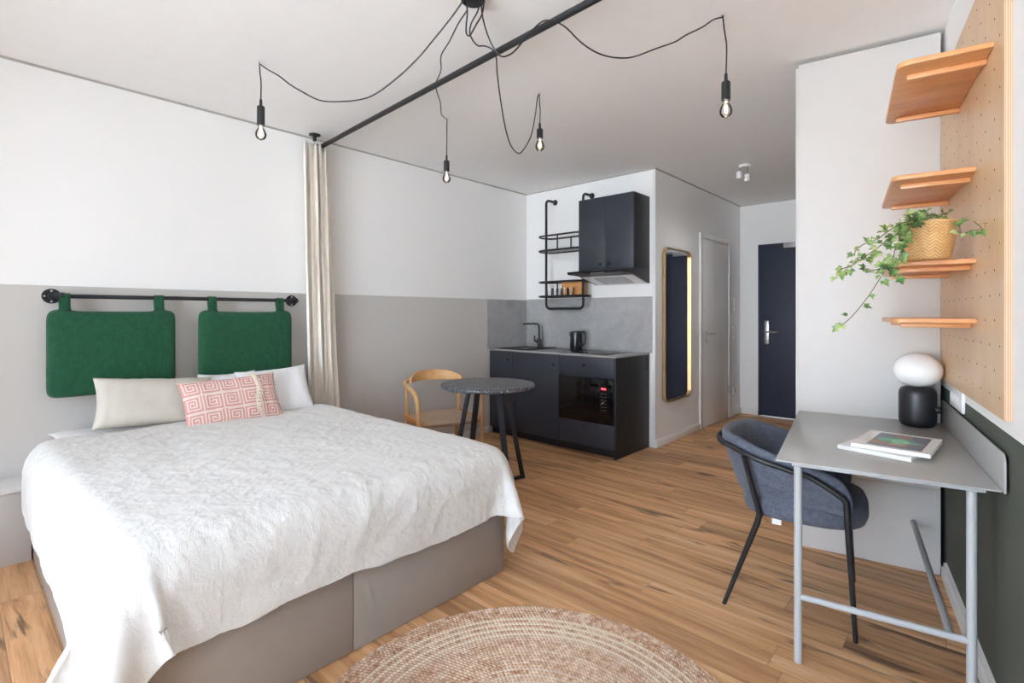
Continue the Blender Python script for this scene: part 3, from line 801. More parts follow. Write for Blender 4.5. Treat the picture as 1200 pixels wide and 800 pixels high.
for i, (cd, dr) in enumerate(zip(CORDS, DROPS)):
    x, y, zs, ze = dr; hk = Vector(cd[-1])
    path = smooth_path(cd, 5)
    path += smooth_path([hk, hk+Vector((0, 0, .004)), Vector((x*.5+hk.x*.5, y*.5+hk.y*.5, hk.z-.06)), Vector((x+.003, y, (hk.z+zs)/2)), Vector((x, y, zs))], 5)[1:]
    co = pe.part('cable', MB().tube(path, .0034, 8), M_black)
    L = zs-ze
    so_m = MB(); so_m.lathe([(0, zs+.012), (.007, zs+.012), (.008, zs-.022), (.0185, zs-.026), (.020, zs-.03), (.020, ze), (0.017, ze), (0, ze)], (x, y, 0), 20)
    so_ = pe.part('socket', so_m, M_black, parent=co)
    bl = MB(); bl.lathe([(.013, ze+.001), (.0145, ze-.014), (.024, ze-.032), (.0285, ze-.048), (.027, ze-.062), (.019, ze-.074), (.008, ze-.080), (0, ze-.0815)], (x, y, 0), 24)
    pe.part('bulb', bl, M_bulb, parent=co)
    fl = MB()
    for a in range(4):
        ax, ay = .0065*math.cos(a*math.pi/2+.4), .0065*math.sin(a*math.pi/2+.4)
        fl.tube([(x+ax*.6, y+ay*.6, ze-.022), (x+ax, y+ay, ze-.038), (x+ax*.7, y+ay*.7, ze-.058)], .0013, 6)
    pe.part('filament', fl, M_fil, parent=co)
    pl_ = bpy.data.lights.new('bulb_light', 'POINT'); pl_.energy = .12; pl_.color = (1.0, .86, .66); pl_.shadow_soft_size = .006
    plo = bpy.data.objects.new('bulb_light', pl_); C.objects.link(plo); plo.location = (x, y, ze-.045); plo.parent = pe.o; plo.matrix_parent_inverse = Matrix.Translation(pe.base).inverted()
    sk = MB(); sk.lathe([(0, ze), (.0125, ze), (.0125, ze-.010), (.006, ze-.014), (0.003, ze-.03), (0, ze-.03)], (x, y, 0), 16); pe.part('bulb_cap', sk, M_steel, parent=co)
    h = Thing('ceiling_hook', hlab[i], 'hook', hk, group=HK)
    h.part('plate', MB().cyl((hk.x, hk.y, 0), .014, H-.003, H-.0003), M_white_plastic)
    h.part('loop', MB().tube([(hk.x+.008*math.cos(a), hk.y, hk.z+.0005+.008*math.sin(a)) for a in [2*math.pi*k/14 for k in range(14)]], .0015, 6, closed=True), M_white_plastic)
lp = smooth_path([(-1.646, 1.513, 2.636), (-1.644, 1.514, 2.576), (-1.648, 1.511, 2.517), (-1.646, 1.513, 2.487), (-1.635, 1.523, 2.484), (-1.614, 1.542, 2.532), (-1.596, 1.558, 2.576), (-1.592, 1.566, 2.636)])
pe.part('cable', MB().tube(lp, .0034, 8), M_black)

# ceiling spot
sp_ = Thing('ceiling_spot', 'small white double spotlight on the hallway ceiling', 'lamp', (-1.61, 4.98, H))
sp_.part('base', MB().cyl((-1.61, 4.98, 0), .05, H-.026, H-.0005, bev=.006), M_white_plastic)
for dx, dz in ((-.045, 0), (.028, -.035)):
    x = -1.61+dx; a = sp_.part('arm', MB().tube([(-1.61+dx*.7, 4.98, H-.02), (x, 4.97, H-.045+dz*.3), (x, 4.965, H-.07+dz)], .006, 8), M_steel)
    pl_ = bpy.data.lights.new('hall_fill_light', 'SPOT'); pl_.energy = 3.5; pl_.spot_size = math.radians(150); pl_.spot_blend = 1; pl_.color = (1.0, .98, .95); pl_.shadow_soft_size = .02  # added fill to brighten the hallway; the fixture itself is switched off
    plo = bpy.data.objects.new('hall_fill_light', pl_); C.objects.link(plo); plo.location = Vector((x, 4.965, H-.13+dz))-sp_.base; plo.parent = sp_.o
    sp_.part('spot_head', MB().cyl((x, 4.965, 0), .0235, H-.125+dz, H-.062+dz, bev=.003), M_white_plastic, parent=a)

# ------------------------------------------------------------------ kitchen
kb = Thing('kitchen_base_cabinet', 'dark blue kitchenette base cabinet with a built-in microwave', 'cabinet', (-3.1, 3.9, 0))
x0, x1 = XL+.004, -2.33
kb.part('carcass', MB().box(x0, x1-.02, 3.925, YK-.01, .07, .885), M_sideblack)
kb.part('plinth', MB().box(x0, x1-.02, 3.945, 3.96, 0, .075), M_sideblack)
kb.part('side_panel', MB().box(x1-.02, x1, 3.897, YK-.012, 0, .885, .001), M_sideblack)
def front(nm, a, b, z0_, z1_, kx, kz, mat=M_navy):
    d = kb.part(nm, MB().box(a+.0015, b-.0015, 3.90, 3.92, z0_, z1_, .0015), mat)
    mbk = MB(); mbk.lathe([(0, 3.900), (.006, 3.900), (.006, 3.888), (.014, 3.884), (.0145, 3.876), (.011, 3.872), (0, 3.872)], (kx, 0, kz), 18, 'y')
    kb.part('knob', mbk, M_black, parent=d)
front('door', x0, -3.552, .075, .882, -3.61, .80)
front('door', -3.552, -2.951, .075, .882, -3.01, .79)
front('drawer', -2.951, -2.352, .70, .882, -2.66, .805)
front('drawer', -2.951, -2.352, .075, .288, -2.66, .245)
kn = MB()
for z in (.845, .80, .755): kn.lathe([(0, x1), (.017, x1), (.017, x1+.004), (0, x1+.004)], (0, 4.455, z), 18, 'x')
kb.part('socket_outlets', kn, M_black)
mw = Thing('microwave', 'black glass built-in microwave under the kitchen worktop', 'microwave', (-2.65, 3.9, .29))
mw.part('body', MB().box(-2.949, -2.354, 3.893, 3.924, .291, .697), M_black)
mw.part('door_glass', MB().box(-2.945, -2.50, 3.888, 3.894, .295, .693, .001), M_blackgloss)
mw.part('control_panel', MB().box(-2.498, -2.358, 3.888, 3.894, .295, .693, .001), M_blackgloss)
mw.part('display', MB().box(-2.475, -2.425, 3.8865, 3.889, .600, .617), M_red)
M_gp = simple('grey print', (.28, .28, .28), .5)
for r_ in range(6):
    for c_ in range(3): mw.part('touch_key', MB().box(-2.472+c_*.021, -2.462+c_*.021, 3.8868, 3.889, .565-r_*.03, .569-r_*.03), M_gp)
mw.part('button', MB().tube([(-2.475, 3.887, .47), (-2.445, 3.887, .495)], .004, 6), M_steel)
wt = Thing('worktop', 'grey kitchenette worktop slab', 'worktop', (-3.1, 4.2, .885))
mbw = MB(); mbw.box(XL+.009, -2.328, 3.893, YK-.009, .8855, .90, .002); wt.part('slab', mbw, M_worktop)
sk = Thing('sink', 'black inset sink in the left end of the worktop', 'sink', (-3.63, 4.2, .9))
mb = MB(); sx0, sx1, sy0, sy1 = -3.83, -3.40, 3.965, 4.465
o_, i_ = rrect(sx0, sx1, sy0, sy1, .02), rrect(sx0+.03, sx1-.03, sy0+.03, sy1-.10, .03)
rings = [[(x, y, .9005) for x, y in o_], [(x, y, .907) for x, y in rrect(sx0+.002, sx1-.002, sy0+.002, sy1-.002, .02)], [(x, y, .905) for x, y in i_], [(x, y, .9015) for x, y in rrect(sx0+.034, sx1-.034, sy0+.034, sy1-.104, .03)]]
mb.grid([[Vector(p) for p in r] for r in rings], 4, len(o_), cv=True)
mb.bm.faces.new([mb.bm.verts.new(Vector((x, y, .9012))) for x, y in rrect(sx0+.034, sx1-.034, sy0+.034, sy1-.104, .03)])
sk.part('basin', mb, M_black); sk.part('drain', MB().cyl((-3.6, 4.16, 0), .03, .9013, .904), M_steel)
fa = Thing('faucet', 'matt black angular tap standing at the back edge of the sink', 'faucet', (-3.62, 4.42, .905))
fa.part('body', MB().cyl((-3.62, 4.42, 0), .021, .9065, 1.0, bev=.003), M_black)
fa.part('spout', MB().tube([(-3.62, 4.42, .99), (-3.622, 4.418, 1.14), (-3.63, 4.41, 1.158), (-3.645, 4.395, 1.163), (-3.74, 4.28, 1.163)], [.012, .011, .0105, .0095, .009], 12), M_black)
fa.part('lever', MB().tube([(-3.63, 4.41, .965), (-3.655, 4.385, .972), (-3.657, 4.383, 1.03)], [.014, .011, .008], 10), M_black)
ho = Thing('hob', 'black glass hob in the right end of the worktop', 'hob', (-2.74, 4.2, .9))
ho.part('glass_plate', MB().box(-3.03, -2.47, 3.99, 4.44, .9005, .9045, .0015), M_blackgloss)
rg = MB()
for cx, cy, r in ((-2.9, 4.1, .08), (-2.62, 4.1, .095), (-2.9, 4.33, .095), (-2.62, 4.33, .07)):
    rg.lathe([(r, .9046), (r+.002, .9050), (r+.004, .9046)], (cx, cy, 0), 32)
ho.part('ring_marks', rg, simple('grey ring print', (.12, .12, .12), .3))
ke = Thing('kettle', 'black cordless kettle on the worktop by the hob', 'kettle', (-3.0, 4.36, .9), absolute=True)
kx, ky = -3.06, 4.335
ke.part('base', MB().cyl((kx, ky, 0), .068, .9005, .915, bev=.003), M_black)
M_ket = simple('satin black kettle', srgb(34, 36, 42), .25, spec=.6)
ke.part('jug', MB().lathe([(0, .916), (.060, .916), (.064, .93), (.060, 1.06), (.058, 1.075), (0, 1.075)], (kx, ky, 0), 32), M_ket)
ke.part('lid', MB().lathe([(0, 1.0755), (.057, 1.0755), (.056, 1.09), (.045, 1.096), (0, 1.097)], (kx, ky, 0), 32), M_black)
hd = (Vector((math.cos(A), math.sin(A), 0)))
ke.part('handle', MB().tube(smooth_path([Vector((kx, ky, 1.083))+hd*.045, Vector((kx, ky, 1.085))+hd*.085, Vector((kx, ky, 1.06))+hd*.098, Vector((kx, ky, .98))+hd*.094, Vector((kx, ky, .945))+hd*.062]), .0085, 10), M_black)
ke.part('spout', MB().prism([(kx-.05, ky-.014), (kx-.083, ky), (kx-.05, ky+.014)], 1.04, 1.085), M_ket)

uc = Thing('wall_cabinet', 'dark blue wall cabinet above the kitchenette', 'cabinet', (-2.63, 4.35, 1.695))
uc.part('carcass', MB().box(-2.933, -2.33, 4.222, YK-.001, 1.695, 2.395, .001), M_sideblack)
for a, b, k in ((-2.933, -2.6325, -2.68), (-2.6305, -2.33, -2.585)):
    d = uc.part('door', MB().box(a, b, 4.20, 4.2205, 1.697, 2.393, .0015), M_navy)
    mbk = MB(); mbk.lathe([(0, 4.200), (.006, 4.200), (.006, 4.188), (.014, 4.184), (.0145, 4.176), (.011, 4.172), (0, 4.172)], (k, 0, 1.748), 18, 'y'); uc.part('knob', mbk, M_black, parent=d)
hh = Thing('range_hood', 'black extractor hood under the dark wall cabinet', 'hood', (-2.63, 4.3, 1.6))
mb = MB().prism([(YK-.001, 1.694), (YK-.001, 1.566), (4.20, 1.642), (4.02, 1.648), (4.005, 1.672), (4.19, 1.694)], -2.935, -2.33, 'x', bev=.002)
hh.part('housing', mb, M_black)
pl = MB(); N_ = Vector((0, .25, -1)).normalized()
def hz(y): return 1.642+(1.566-1.642)*(y-4.20)/(YK-.001-4.20)
pl.prism([(4.225, hz(4.225)-.001), (4.50, hz(4.50)-.001), (4.50, hz(4.50)-.004), (4.225, hz(4.225)-.004)], -2.91, -2.35, 'x')
hh.part('underside_plate', pl, M_white_plastic)
pl = MB(); pl.prism([(4.26, hz(4.26)-.0045), (4.46, hz(4.46)-.0045), (4.46, hz(4.46)-.008), (4.26, hz(4.26)-.008)], -2.80, -2.46, 'x'); hh.part('grease_filter', pl, simple('filter mesh', (.45, .46, .48), .4, .6, bump=.6, bs=700))
for k in range(5): hh.part('button', MB().box(-2.66+k*.03, -2.645+k*.03, 4.003, 4.012, 1.648, 1.653), M_steel)

# wire rack
rk = Thing('wall_rack', 'black tubular wall rack with two basket shelves beside the wall cabinet', 'rack', (-3.22, 4.5, 1.32))
ry = 4.35; xa, xb = -3.464, -2.983; zt_, zb_ = 2.503, 1.328
pth = [(xa, YK-.004, zt_), (xa, ry+.045, zt_)]
for k in range(1, 6): a = math.radians(90*k/5); pth.append((xa, ry+.045-.045*math.sin(a), zt_-.045+.045*math.cos(a)))
for k in range(0, 6): a = math.radians(90*k/5); pth.append((xa+.05-.05*math.cos(a), ry, zb_+.05-.05*math.sin(a)))
for k in range(0, 6): a = math.radians(90*k/5); pth.append((xb-.05+.05*math.sin(a), ry, zb_+.05-.05*math.cos(a)))
for k in range(0, 6): a = math.radians(90*k/5); pth.append((xb, ry+.045-.045*math.cos(a), zt_-.045+.045*math.sin(a)))
pth.append((xb, YK-.004, zt_))
rk.part('frame', MB().tube(pth, .0135, 12), M_black)
for x in (xa, xb): rk.part('flange', MB().cyl((x, 0, zt_), .030, YK-.009, YK-.0005, 'y'), M_black)
for zr, zt2 in ((2.10, 1.945), (1.612, 1.458)):
    rx0, rx1 = -3.535, -2.945
    op = rrect(rx0, rx1, 4.255, 4.495, .10, 7)
    bk = rk.part('basket', MB().tube([(x, y, zr) for x, y in op], .009, 8, closed=True), M_black)
    mb = MB(); mb.tube([(x, y, zt2) for x, y in op], .010, 8, closed=True)
    for px_, py_ in ((-3.24, 4.255), (-3.24, 4.495)): mb.tube([(px_, py_, zt2), (px_, py_, zr)], .008, 8)
    rk.part('tray_rim', mb, M_black, parent=bk)
    rk.part('tray', MB().prism(rrect(rx0+.004, rx1-.004, 4.259, 4.491, .097, 7), zt2-.003, zt2+.002), M_glass if zr > 2 else M_black, parent=bk)
gz = 1.4602
def tumbler(x, y, lab, first=[None]):
    if first[0] is None:
        g = Thing('drinking_glass', lab, 'glass', (x, y, gz), group='glasses on the wall rack', absolute=False)
        g.part('glass_body', MB().lathe([(0, 0), (.027, 0), (.029, .004), (.033, .085), (.0315, .085), (.0275, .008), (0, .008)], (0, 0, 0), 24), M_glass)
        first[0] = g.o; return
    o = copy_tree(first[0]); o.location = (x, y, gz); o['label'] = lab
tumbler(-3.395, 4.32, 'clear drinking glass at the left front of the lower rack shelf')
tumbler(-3.33, 4.40, 'clear drinking glass behind the others left of the wooden box on the rack')
tumbler(-3.31, 4.315, 'clear drinking glass nearest the middle post of the rack')
tumbler(-3.175, 4.30, 'clear drinking glass in front of the wooden box, left of a pair')
tumbler(-3.10, 4.30, 'clear drinking glass in front of the wooden box, right of a pair')
wb = Thing('wooden_box', 'small bamboo box behind the glasses on the wall rack', 'box', (-3.14, 4.42, gz))
mb = MB()
bx_ = (-3.27, -3.02, 4.37, 4.47, gz, gz+.135)
mb.box(bx_[0], bx_[1], bx_[2], bx_[2]+.009, gz+.009, bx_[5], .001); mb.box(bx_[0], bx_[1], bx_[3]-.009, bx_[3], gz+.009, bx_[5], .001)
mb.box(bx_[0], bx_[0]+.009, bx_[2]+.009, bx_[3]-.009, gz+.009, bx_[5], .001); mb.box(bx_[1]-.009, bx_[1], bx_[2]+.009, bx_[3]-.009, gz+.009, bx_[5], .001)
mb.box(bx_[0], bx_[1], bx_[2], bx_[3], gz, gz+.009, .001)
wb.part('crate', mb, M_boxwood); wb.part('lid', MB().box(bx_[0]-.003, bx_[1]+.003, bx_[2]-.003, bx_[3]+.003, bx_[5]+.0002, bx_[5]+.010, .002), M_boxwood)

# ------------------------------------------------------------------ mirror, switches
mi = Thing('wall_mirror', 'tall brass-framed mirror with rounded corners on the hallway wall', 'mirror', (XM, 4.96, .4))
my0, my1, mz0, mz1 = 4.655, 5.262, .412, 1.925
outer = rrect(my0, my1, mz0, mz1, .075, 8); inner = rrect(my0+.012, my1-.012, mz0+.012, mz1-.012, .065, 8)
mb = MB()
rings = [[(XM+.001, y, z) for y, z in outer], [(XM+.034, y, z) for y, z in outer], [(XM+.034, y, z) for y, z in inner], [(XM+.012, y, z) for y, z in inner]]
mb.grid([[Vector(p) for p in r] for r in rings], 4, len(outer), cv=True)
mi.part('frame', mb, M_gold, smooth=30)
mi.part('mirror_glass', MB().prism(inner, XM+.006, XM+.014, 'x'), M_mirror)
def plate(nm, label, cat, y, z, hw, hh_, n=1, wall='m', grp=None):
    t = Thing(nm, label, cat, (XM, y, z), group=grp)
    t.part('cover_plate', MB().box(XM+.0005, XM+.009, y-hw, y+hw, z-hh_, z+hh_, .002), M_white_plastic)
    return t
t = plate('light_switch', 'white light switch left of the white door', 'switch', 5.40, 1.05, .04, .04); t.part('rocker', MB().box(XM+.009, XM+.013, 5.37, 5.43, 1.02, 1.08, .002), M_white_plastic)
t = plate('intercom', 'slim white wall unit right of the white door, upper one', 'intercom', 6.62, 1.39, .035, .09); t.part('handset', MB().box(XM+.009, XM+.022, 6.60, 6.64, 1.31, 1.47, .004), M_white_plastic)
t = plate('light_switch', 'white double light switch right of the white door below the slim unit', 'switch', 6.62, 1.035, .04, .075)
for z in (1.0, 1.07): t.part('rocker', MB().box(XM+.009, XM+.013, 6.59, 6.65, z-.029, z+.029, .002), M_white_plastic)
t = plate('wall_socket', 'white wall socket near the floor right of the white door', 'socket', 6.62, .315, .04, .04); t.part('socket_well', MB().lathe([(0, XM+.0092), (.018, XM+.0092), (.02, XM+.012), (.022, XM+.0092)], (0, 6.62, .315), 20, 'x'), simple('grey socket', (.5, .5, .5), .5))

# ------------------------------------------------------------------ wooden dining chair and round table
ch = Thing('wooden_chair', 'light oak armchair with a woven cord seat by the headboard wall', 'chair', (-3.25, 2.71, 0), math.radians(-19.2), absolute=False)
for s in (-1, 1):
    # front leg rises and sweeps back as the armrest
    lg = ch.part('front_leg', MB().tube([(.215, s*.262, 0), (.212, s*.262, .30), (.21, s*.264, .50)], [.0125, .018, .018], 14), M_chairwood)
    arm = smooth_path([(.21, s*.264, .49), (.205, s*.268, .57), (.165, s*.275, .645), (.08, s*.28, .675), (-.05, s*.275, .688), (-.16, s*.258, .70), (-.215, s*.225, .712), (-.235, s*.18, .725)], 5)
    n = len(arm); ch.part('armrest', MB().tube(arm, [.018-.004*math.sin(math.pi*i/(n-1))*0 for i in range(n)], 14), M_chairwood)
    ch.part('rear_leg', MB().tube([(-.245, s*.215, 0), (-.215, s*.225, .30), (-.205, s*.232, .45), (-.20, s*.236, .695)], [.0125, .018, .017, .014], 14), M_chairwood)
    ch.part('side_rail', MB().box(-.20, .21, s*.25-.011, s*.25+.011, .405, .445, .004), M_railwood)
ch.part('front_rail', MB().box(.195, .222, -.25, .25, .405, .445, .005), M_railwood)
ch.part('rear_rail', MB().box(-.215, -.195, -.225, .225, .405, .445, .004), M_railwood)
mb = MB(); G = []; n, m = 25, 29
for side in (1, -1):
    G = []
    for i in range(n):
        row = []
        for j in range(m):
            u = -1+2*i/(n-1); v = -1+2*j/(m-1)
            x = .005+.232*u+.018*(1-v*v)*(1 if u > 0 else 0)*u; y = v*(.228 if True else 0)*(1+.03*u)
            e = (1-abs(u)**8)*(1-abs(v)**8)
            z = .425+side*.033*e**.4 - (.014*(1-u*u)*(1-v*v) if side > 0 else 0)
            row.append(Vector((x, y, z)))
        G.append(row)
    mb.grid(G, n, m)
bmesh.ops.remove_doubles(mb.bm, verts=mb.bm.verts, dist=.0005)
ch.part('seat', mb, M_cordseat, smooth=50)
# curved back band
mb = MB(); G = []; n = 31
for i in range(n):
    s = -1+2*i/(n-1); a = s*math.radians(62)
    cx, cy = .02-.275*math.cos(a)*1.0, .262*math.sin(a)/math.sin(math.radians(62))*.86
    top = .730+.062*max(0, 1-abs(s)**2.6)**.8; bot = .706-.002*s*s
    nrm = Vector((math.cos(a), -math.sin(a)*.9, 0)).normalized(); c = Vector((cx, cy, 0)); th = .010
    ring = []
    for q, (zz_, o2) in enumerate([(bot, -th*.6), (bot, th*.6), ((top+bot)/2, th), (top, th*.6), (top+.002, 0), (top, -th*.6), ((top+bot)/2, -th)]):
        ring.append(c+nrm*(o2-.02*(zz_-bot)*3)+Vector((0, 0, zz_)))
    G.append(ring)
V = mb.grid(G, n, 7, cv=True); mb.bm.faces.new(V[0]); mb.bm.faces.new(V[-1])
ch.part('backrest', mb, wood('oak backrest', srgb(190, 136, 80), srgb(214, 166, 110), srgb(226, 184, 132), (9, 1.2, 9)), smooth=50)

M_leg = simple('blue black steel', srgb(46, 50, 60), .4)
tb = Thing('round_table', 'small round dark terrazzo table on splayed black steel legs', 'table', (-2.704, 2.697, 0), absolute=False)
tb.part('tabletop', MB().lathe([(0, .727), (.340, .727), (.350, .733), (.352, .740), (.350, .751), (.346, .755), (0, .755)], (0, 0, 0), 72), M_terrazzo)
def dirv(r, d): return Vector((-d*math.sin(A)+r*math.cos(A), d*math.cos(A)+r*math.sin(A), 0)).normalized()
u4 = dirv(.26, .16); u3 = dirv(.16, -.26)
def flat_bar(p, q, w, t, side):
    """flat steel bar from p to q, width w along 'side'"""
    ax = (q-p).normalized(); s1 = (side-ax*side.dot(ax)).normalized(); s2 = ax.cross(s1)
    mb = MB(); vs = []
    for c in (p, q):
        for a_, b_ in ((1, 1), (-1, 1), (-1, -1), (1, -1)): vs.append(mb.bm.verts.new(c+s1*w/2*a_+s2*t/2*b_))
    f = mb.bm.faces
    f.new(vs[:4][::-1]); f.new(vs[4:])
    for k in range(4): f.new((vs[k], vs[(k+1) % 4], vs[4+(k+1) % 4], vs[4+k]))
    return mb
for dv, z_off in ((u4, 0.0), (u3, 0.0)):
    sd_ = Vector((-dv.y, dv.x, 0))
    if dv is u3: z_off = .012
    for s in (1, -1):
        p = dv*s*.312+Vector((0, 0, .0 if dv is u4 else .0)); q = dv*s*.155+Vector((0, 0, .722))
        tb.part('leg', flat_bar(p, q, .042, .018, sd_), M_leg)
    tb.part('foot_bar', flat_bar(-dv*.31+Vector((0, 0, .009+z_off)), dv*.31+Vector((0, 0, .009+z_off)), .042, .016 if dv is u4 else .006, sd_), M_leg)
    tb.part('top_bar', flat_bar(-dv*.16+Vector((0, 0, .7225-z_off*.5)), dv*.16+Vector((0, 0, .7225-z_off*.5)), .042, .008 if dv is u4 else .004, sd_), M_black)

# ------------------------------------------------------------------ rug
rug = MB(); R_ = .724; RW = .0165; nr = int(R_/RW); prof = [(0, .002)]
pr_ = []
for k in range(nr):
    for q in range(5):
        r = (k+q/5)*RW
        pr_.append((max(r, 1e-4),   .0035+.0095*math.sin(math.pi*(q/5))))
pr_ += [(nr*RW, .004), (nr*RW+.001, .0005)]
rug.lathe([(0, .0045)]+pr_[1:], (0, 0, 0), 220)
rg_o = build('round_rug', rug, M_rug, None, None, 60); rg_o.location = (-.974, 1.145, 0)
rg_o['label'] = 'round braided jute rug with cream rings on the plank floor'; rg_o['category'] = 'rug'

# ------------------------------------------------------------------ wardrobe (desk wall frame)
wa = Thing('wardrobe', 'tall light grey wardrobe side panel behind the desk', 'wardrobe', (.08, 3.22, 0), R=True)
wa.part('carcass', MB().box(-.210, .380, 3.236, 5.2, .01, 2.635), M_ward)
wa.part('upper_side_panel', MB().box(-.213, .3903, 3.218, 3.236, .414, 2.638, .001), M_ward)
wa.part('lower_side_panel', MB().box(-.213, .3903, 3.218, 3.236, .002, .4125, .001), M_ward)
for k in range(3):
    wa.part('door', MB().box(-.228, -.2105, 3.24+k*.653, 3.24+k*.653+.650, .08, 2.63, .001), M_ward)

# ------------------------------------------------------------------ plywood pegboard with shelves
pb = Thing('pegboard', 'tall birch plywood pegboard on the wall above the desk', 'pegboard', (.39, 2.6, .96), R=True)
pw0, pw1, pz0, pz1 = 2.040, 3.2165, .957, 2.395
mb = MB(); mb.box(.3925, .4095, pw0, pw1, pz0, pz1); pb.part('core', mb, M_plyedge_x)
mb = MB(); mb.box(.3910, .3925, pw0+.0003, pw1, pz0+.0003, pz1); pb.part('face', mb, M_ply)
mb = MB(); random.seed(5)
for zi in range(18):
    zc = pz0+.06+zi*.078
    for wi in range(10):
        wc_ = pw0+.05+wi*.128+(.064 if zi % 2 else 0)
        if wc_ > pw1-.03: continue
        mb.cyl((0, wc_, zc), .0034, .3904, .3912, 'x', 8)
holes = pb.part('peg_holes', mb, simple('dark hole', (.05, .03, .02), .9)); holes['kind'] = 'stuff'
SH = [(2.16, 2.80, 2.105, 'topmost of the four oak shelves on the pegboard, seen from below', .150), (2.415, 3.10, 1.776, 'second oak shelf from the top on the pegboard, empty', .145),
      (2.42, 3.07, 1.451, 'third oak shelf from the top, carrying the basket of ivy', .158), (2.41, 3.06, 1.237, 'lowest oak shelf on the pegboard, above the table lamp', .150)]
first = None
for (w0, w1, z, lab, u0) in SH:
    L = w1-w0
    if first is None:
        s_ = Thing('wall_shelf', lab, 'shelf', (.3872, w0, z), R=True, group='oak shelves on the pegboard', absolute=False)
        # local: x from -.235 (outer) to 0 (wall), y 0..L
        pts = [(.0035, 0), (.0035, L)] + [(-.238+.035-.035*math.sin(math.radians(90*k/6)), L-.035+.035*math.cos(math.radians(90*k/6))) for k in range(7)] + [(-.238+.035-.035*math.cos(math.radians(90*k/6)), .035-.035*math.sin(math.radians(90*k/6))) for k in range(7)]
        s_.part('board', MB().prism(pts, 0.0, .018, bev=.003), M_shelf)
        for y in (.10, L-.07):
            s_.part('support_rod', MB().box(-.205, .003, y-.011, y+.011, -.018, -.0002, .003), M_shelf)
        first = s_.o
    else:
        o = copy_tree(first); o.location = rv(.3872, w0, z); o['label'] = lab

# ------------------------------------------------------------------ ivy in a basket
ivy = Thing('potted_ivy', 'trailing ivy in a woven straw basket on the third shelf', 'plant', (.245, 2.44, 1.4695), R=True)
bc = (.255, 2.44)
prof = [(0, 0), (.062, 0), (.070, .006), (.079, .05), (.085, .10), (.087, .138), (.083, .140), (.080, .10), (.0, .09)]
mb = MB(); uvl = mb.bm.loops.layers.uv.new('UVMap'); n = 48
mb.lathe([(r, h+1.4695) for r, h in prof], (bc[0], bc[1], 0), n)
for f in mb.bm.faces:
    us = [math.atan2(l.vert.co.y-bc[1], l.vert.co.x-bc[0])/(2*math.pi) for l in f.loops]
    if max(us)-min(us) > .5: us = [u+1 if u < 0 else u for u in us]
    for l, u in zip(f.loops, us): l[uvl].uv = (u, (l.vert.co.z-1.4695)/.14)
ivy.part('basket', mb, M_weave, smooth=50)
ivy.part('soil', MB().cyl((bc[0], bc[1], 0), .079, 1.4695+.105, 1.4695+.118), M_soil)
mb = MB(); mb.lathe([(.083, 1.600), (.089, 1.603), (.089, 1.609), (.083, 1.609), (.083, 1.600)], (bc[0], bc[1], 0), 48); ivy.part('basket_rim', mb, M_weave)
VINES = [[(.235, 2.42, 1.59), (0.222, 2.375, 1.61), (0.176, 2.321, 1.600), (0.133, 2.269, 1.569), (0.097, 2.234, 1.537), (0.056, 2.195, 1.517), (0.033, 2.168, 1.495), (0.028, 2.165, 1.474)],
 [(.235, 2.42, 1.59), (0.209, 2.366, 1.606), (0.153, 2.282, 1.554), (0.114, 2.233, 1.52), (0.08, 2.199, 1.489), (0.05, 2.167, 1.464), (0.02, 2.136, 1.439), (-0.015, 2.113, 1.424), (-0.025, 2.107, 1.403)],
 [(.235, 2.42, 1.59), (0.213, 2.357, 1.60), (0.156, 2.248, 1.519), (0.139, 2.214, 1.463), (0.114, 2.185, 1.417), (0.096, 2.174, 1.382), (0.072, 2.158, 1.338), (0.049, 2.143, 1.302), (0.022, 2.126, 1.264), (-0.0, 2.111, 1.24), (-0.015, 2.101, 1.229)],
 [(.235, 2.42, 1.59), (0.225, 2.35, 1.612), (0.18, 2.262, 1.556), (0.168, 2.230, 1.5), (0.157, 2.211, 1.455), (0.152, 2.208, 1.417), (0.162, 2.215, 1.387)],
 [(.26, 2.44, 1.58), (0.301, 2.426, 1.6), (0.325, 2.394, 1.569), (0.344, 2.323, 1.549), (0.347, 2.23, 1.544), (0.358, 2.141, 1.537), (0.342, 2.154, 1.564)],
 [(.27, 2.42, 1.59), (0.315, 2.40, 1.612), (0.340, 2.392, 1.585), (0.345, 2.387, 1.553)],
 [(0.145, 2.229, 1.473), (0.1, 2.2, 1.428), (0.06, 2.186, 1.426)],
 [(.26, 2.44, 1.58), (.20, 2.36, 1.625), (.18, 2.33, 1.63)], [(.26, 2.44, 1.58), (.25, 2.36, 1.625), (.24, 2.33, 1.63)], [(.26, 2.44, 1.58), (.29, 2.38, 1.625), (.30, 2.35, 1.622)]]
def leaf(mb, p, d, up, s):
    """five-lobed ivy leaf"""
    d = d.normalized(); side = d.cross(up).normalized(); up = side.cross(d).normalized()
    out = [(0, 0), (.16, -.16), (.42, -.10), (.40, .12), (.60, .38), (.28, .42), (.20, .62), (0, 1.0)]
    out = out + [(-x, y) for x, y in out[-2:0:-1]]
    pts = [p+side*x*s+d*y*s+up*(abs(x)*.25-.12*y*y)*s for x, y in out]
    c = mb.bm.verts.new(p+d*.3*s+up*.03*s); vs = [mb.bm.verts.new(q) for q in pts]
    for k in range(len(vs)): mb.bm.faces.new((c, vs[k], vs[(k+1) % len(vs)]))
random.seed(11)
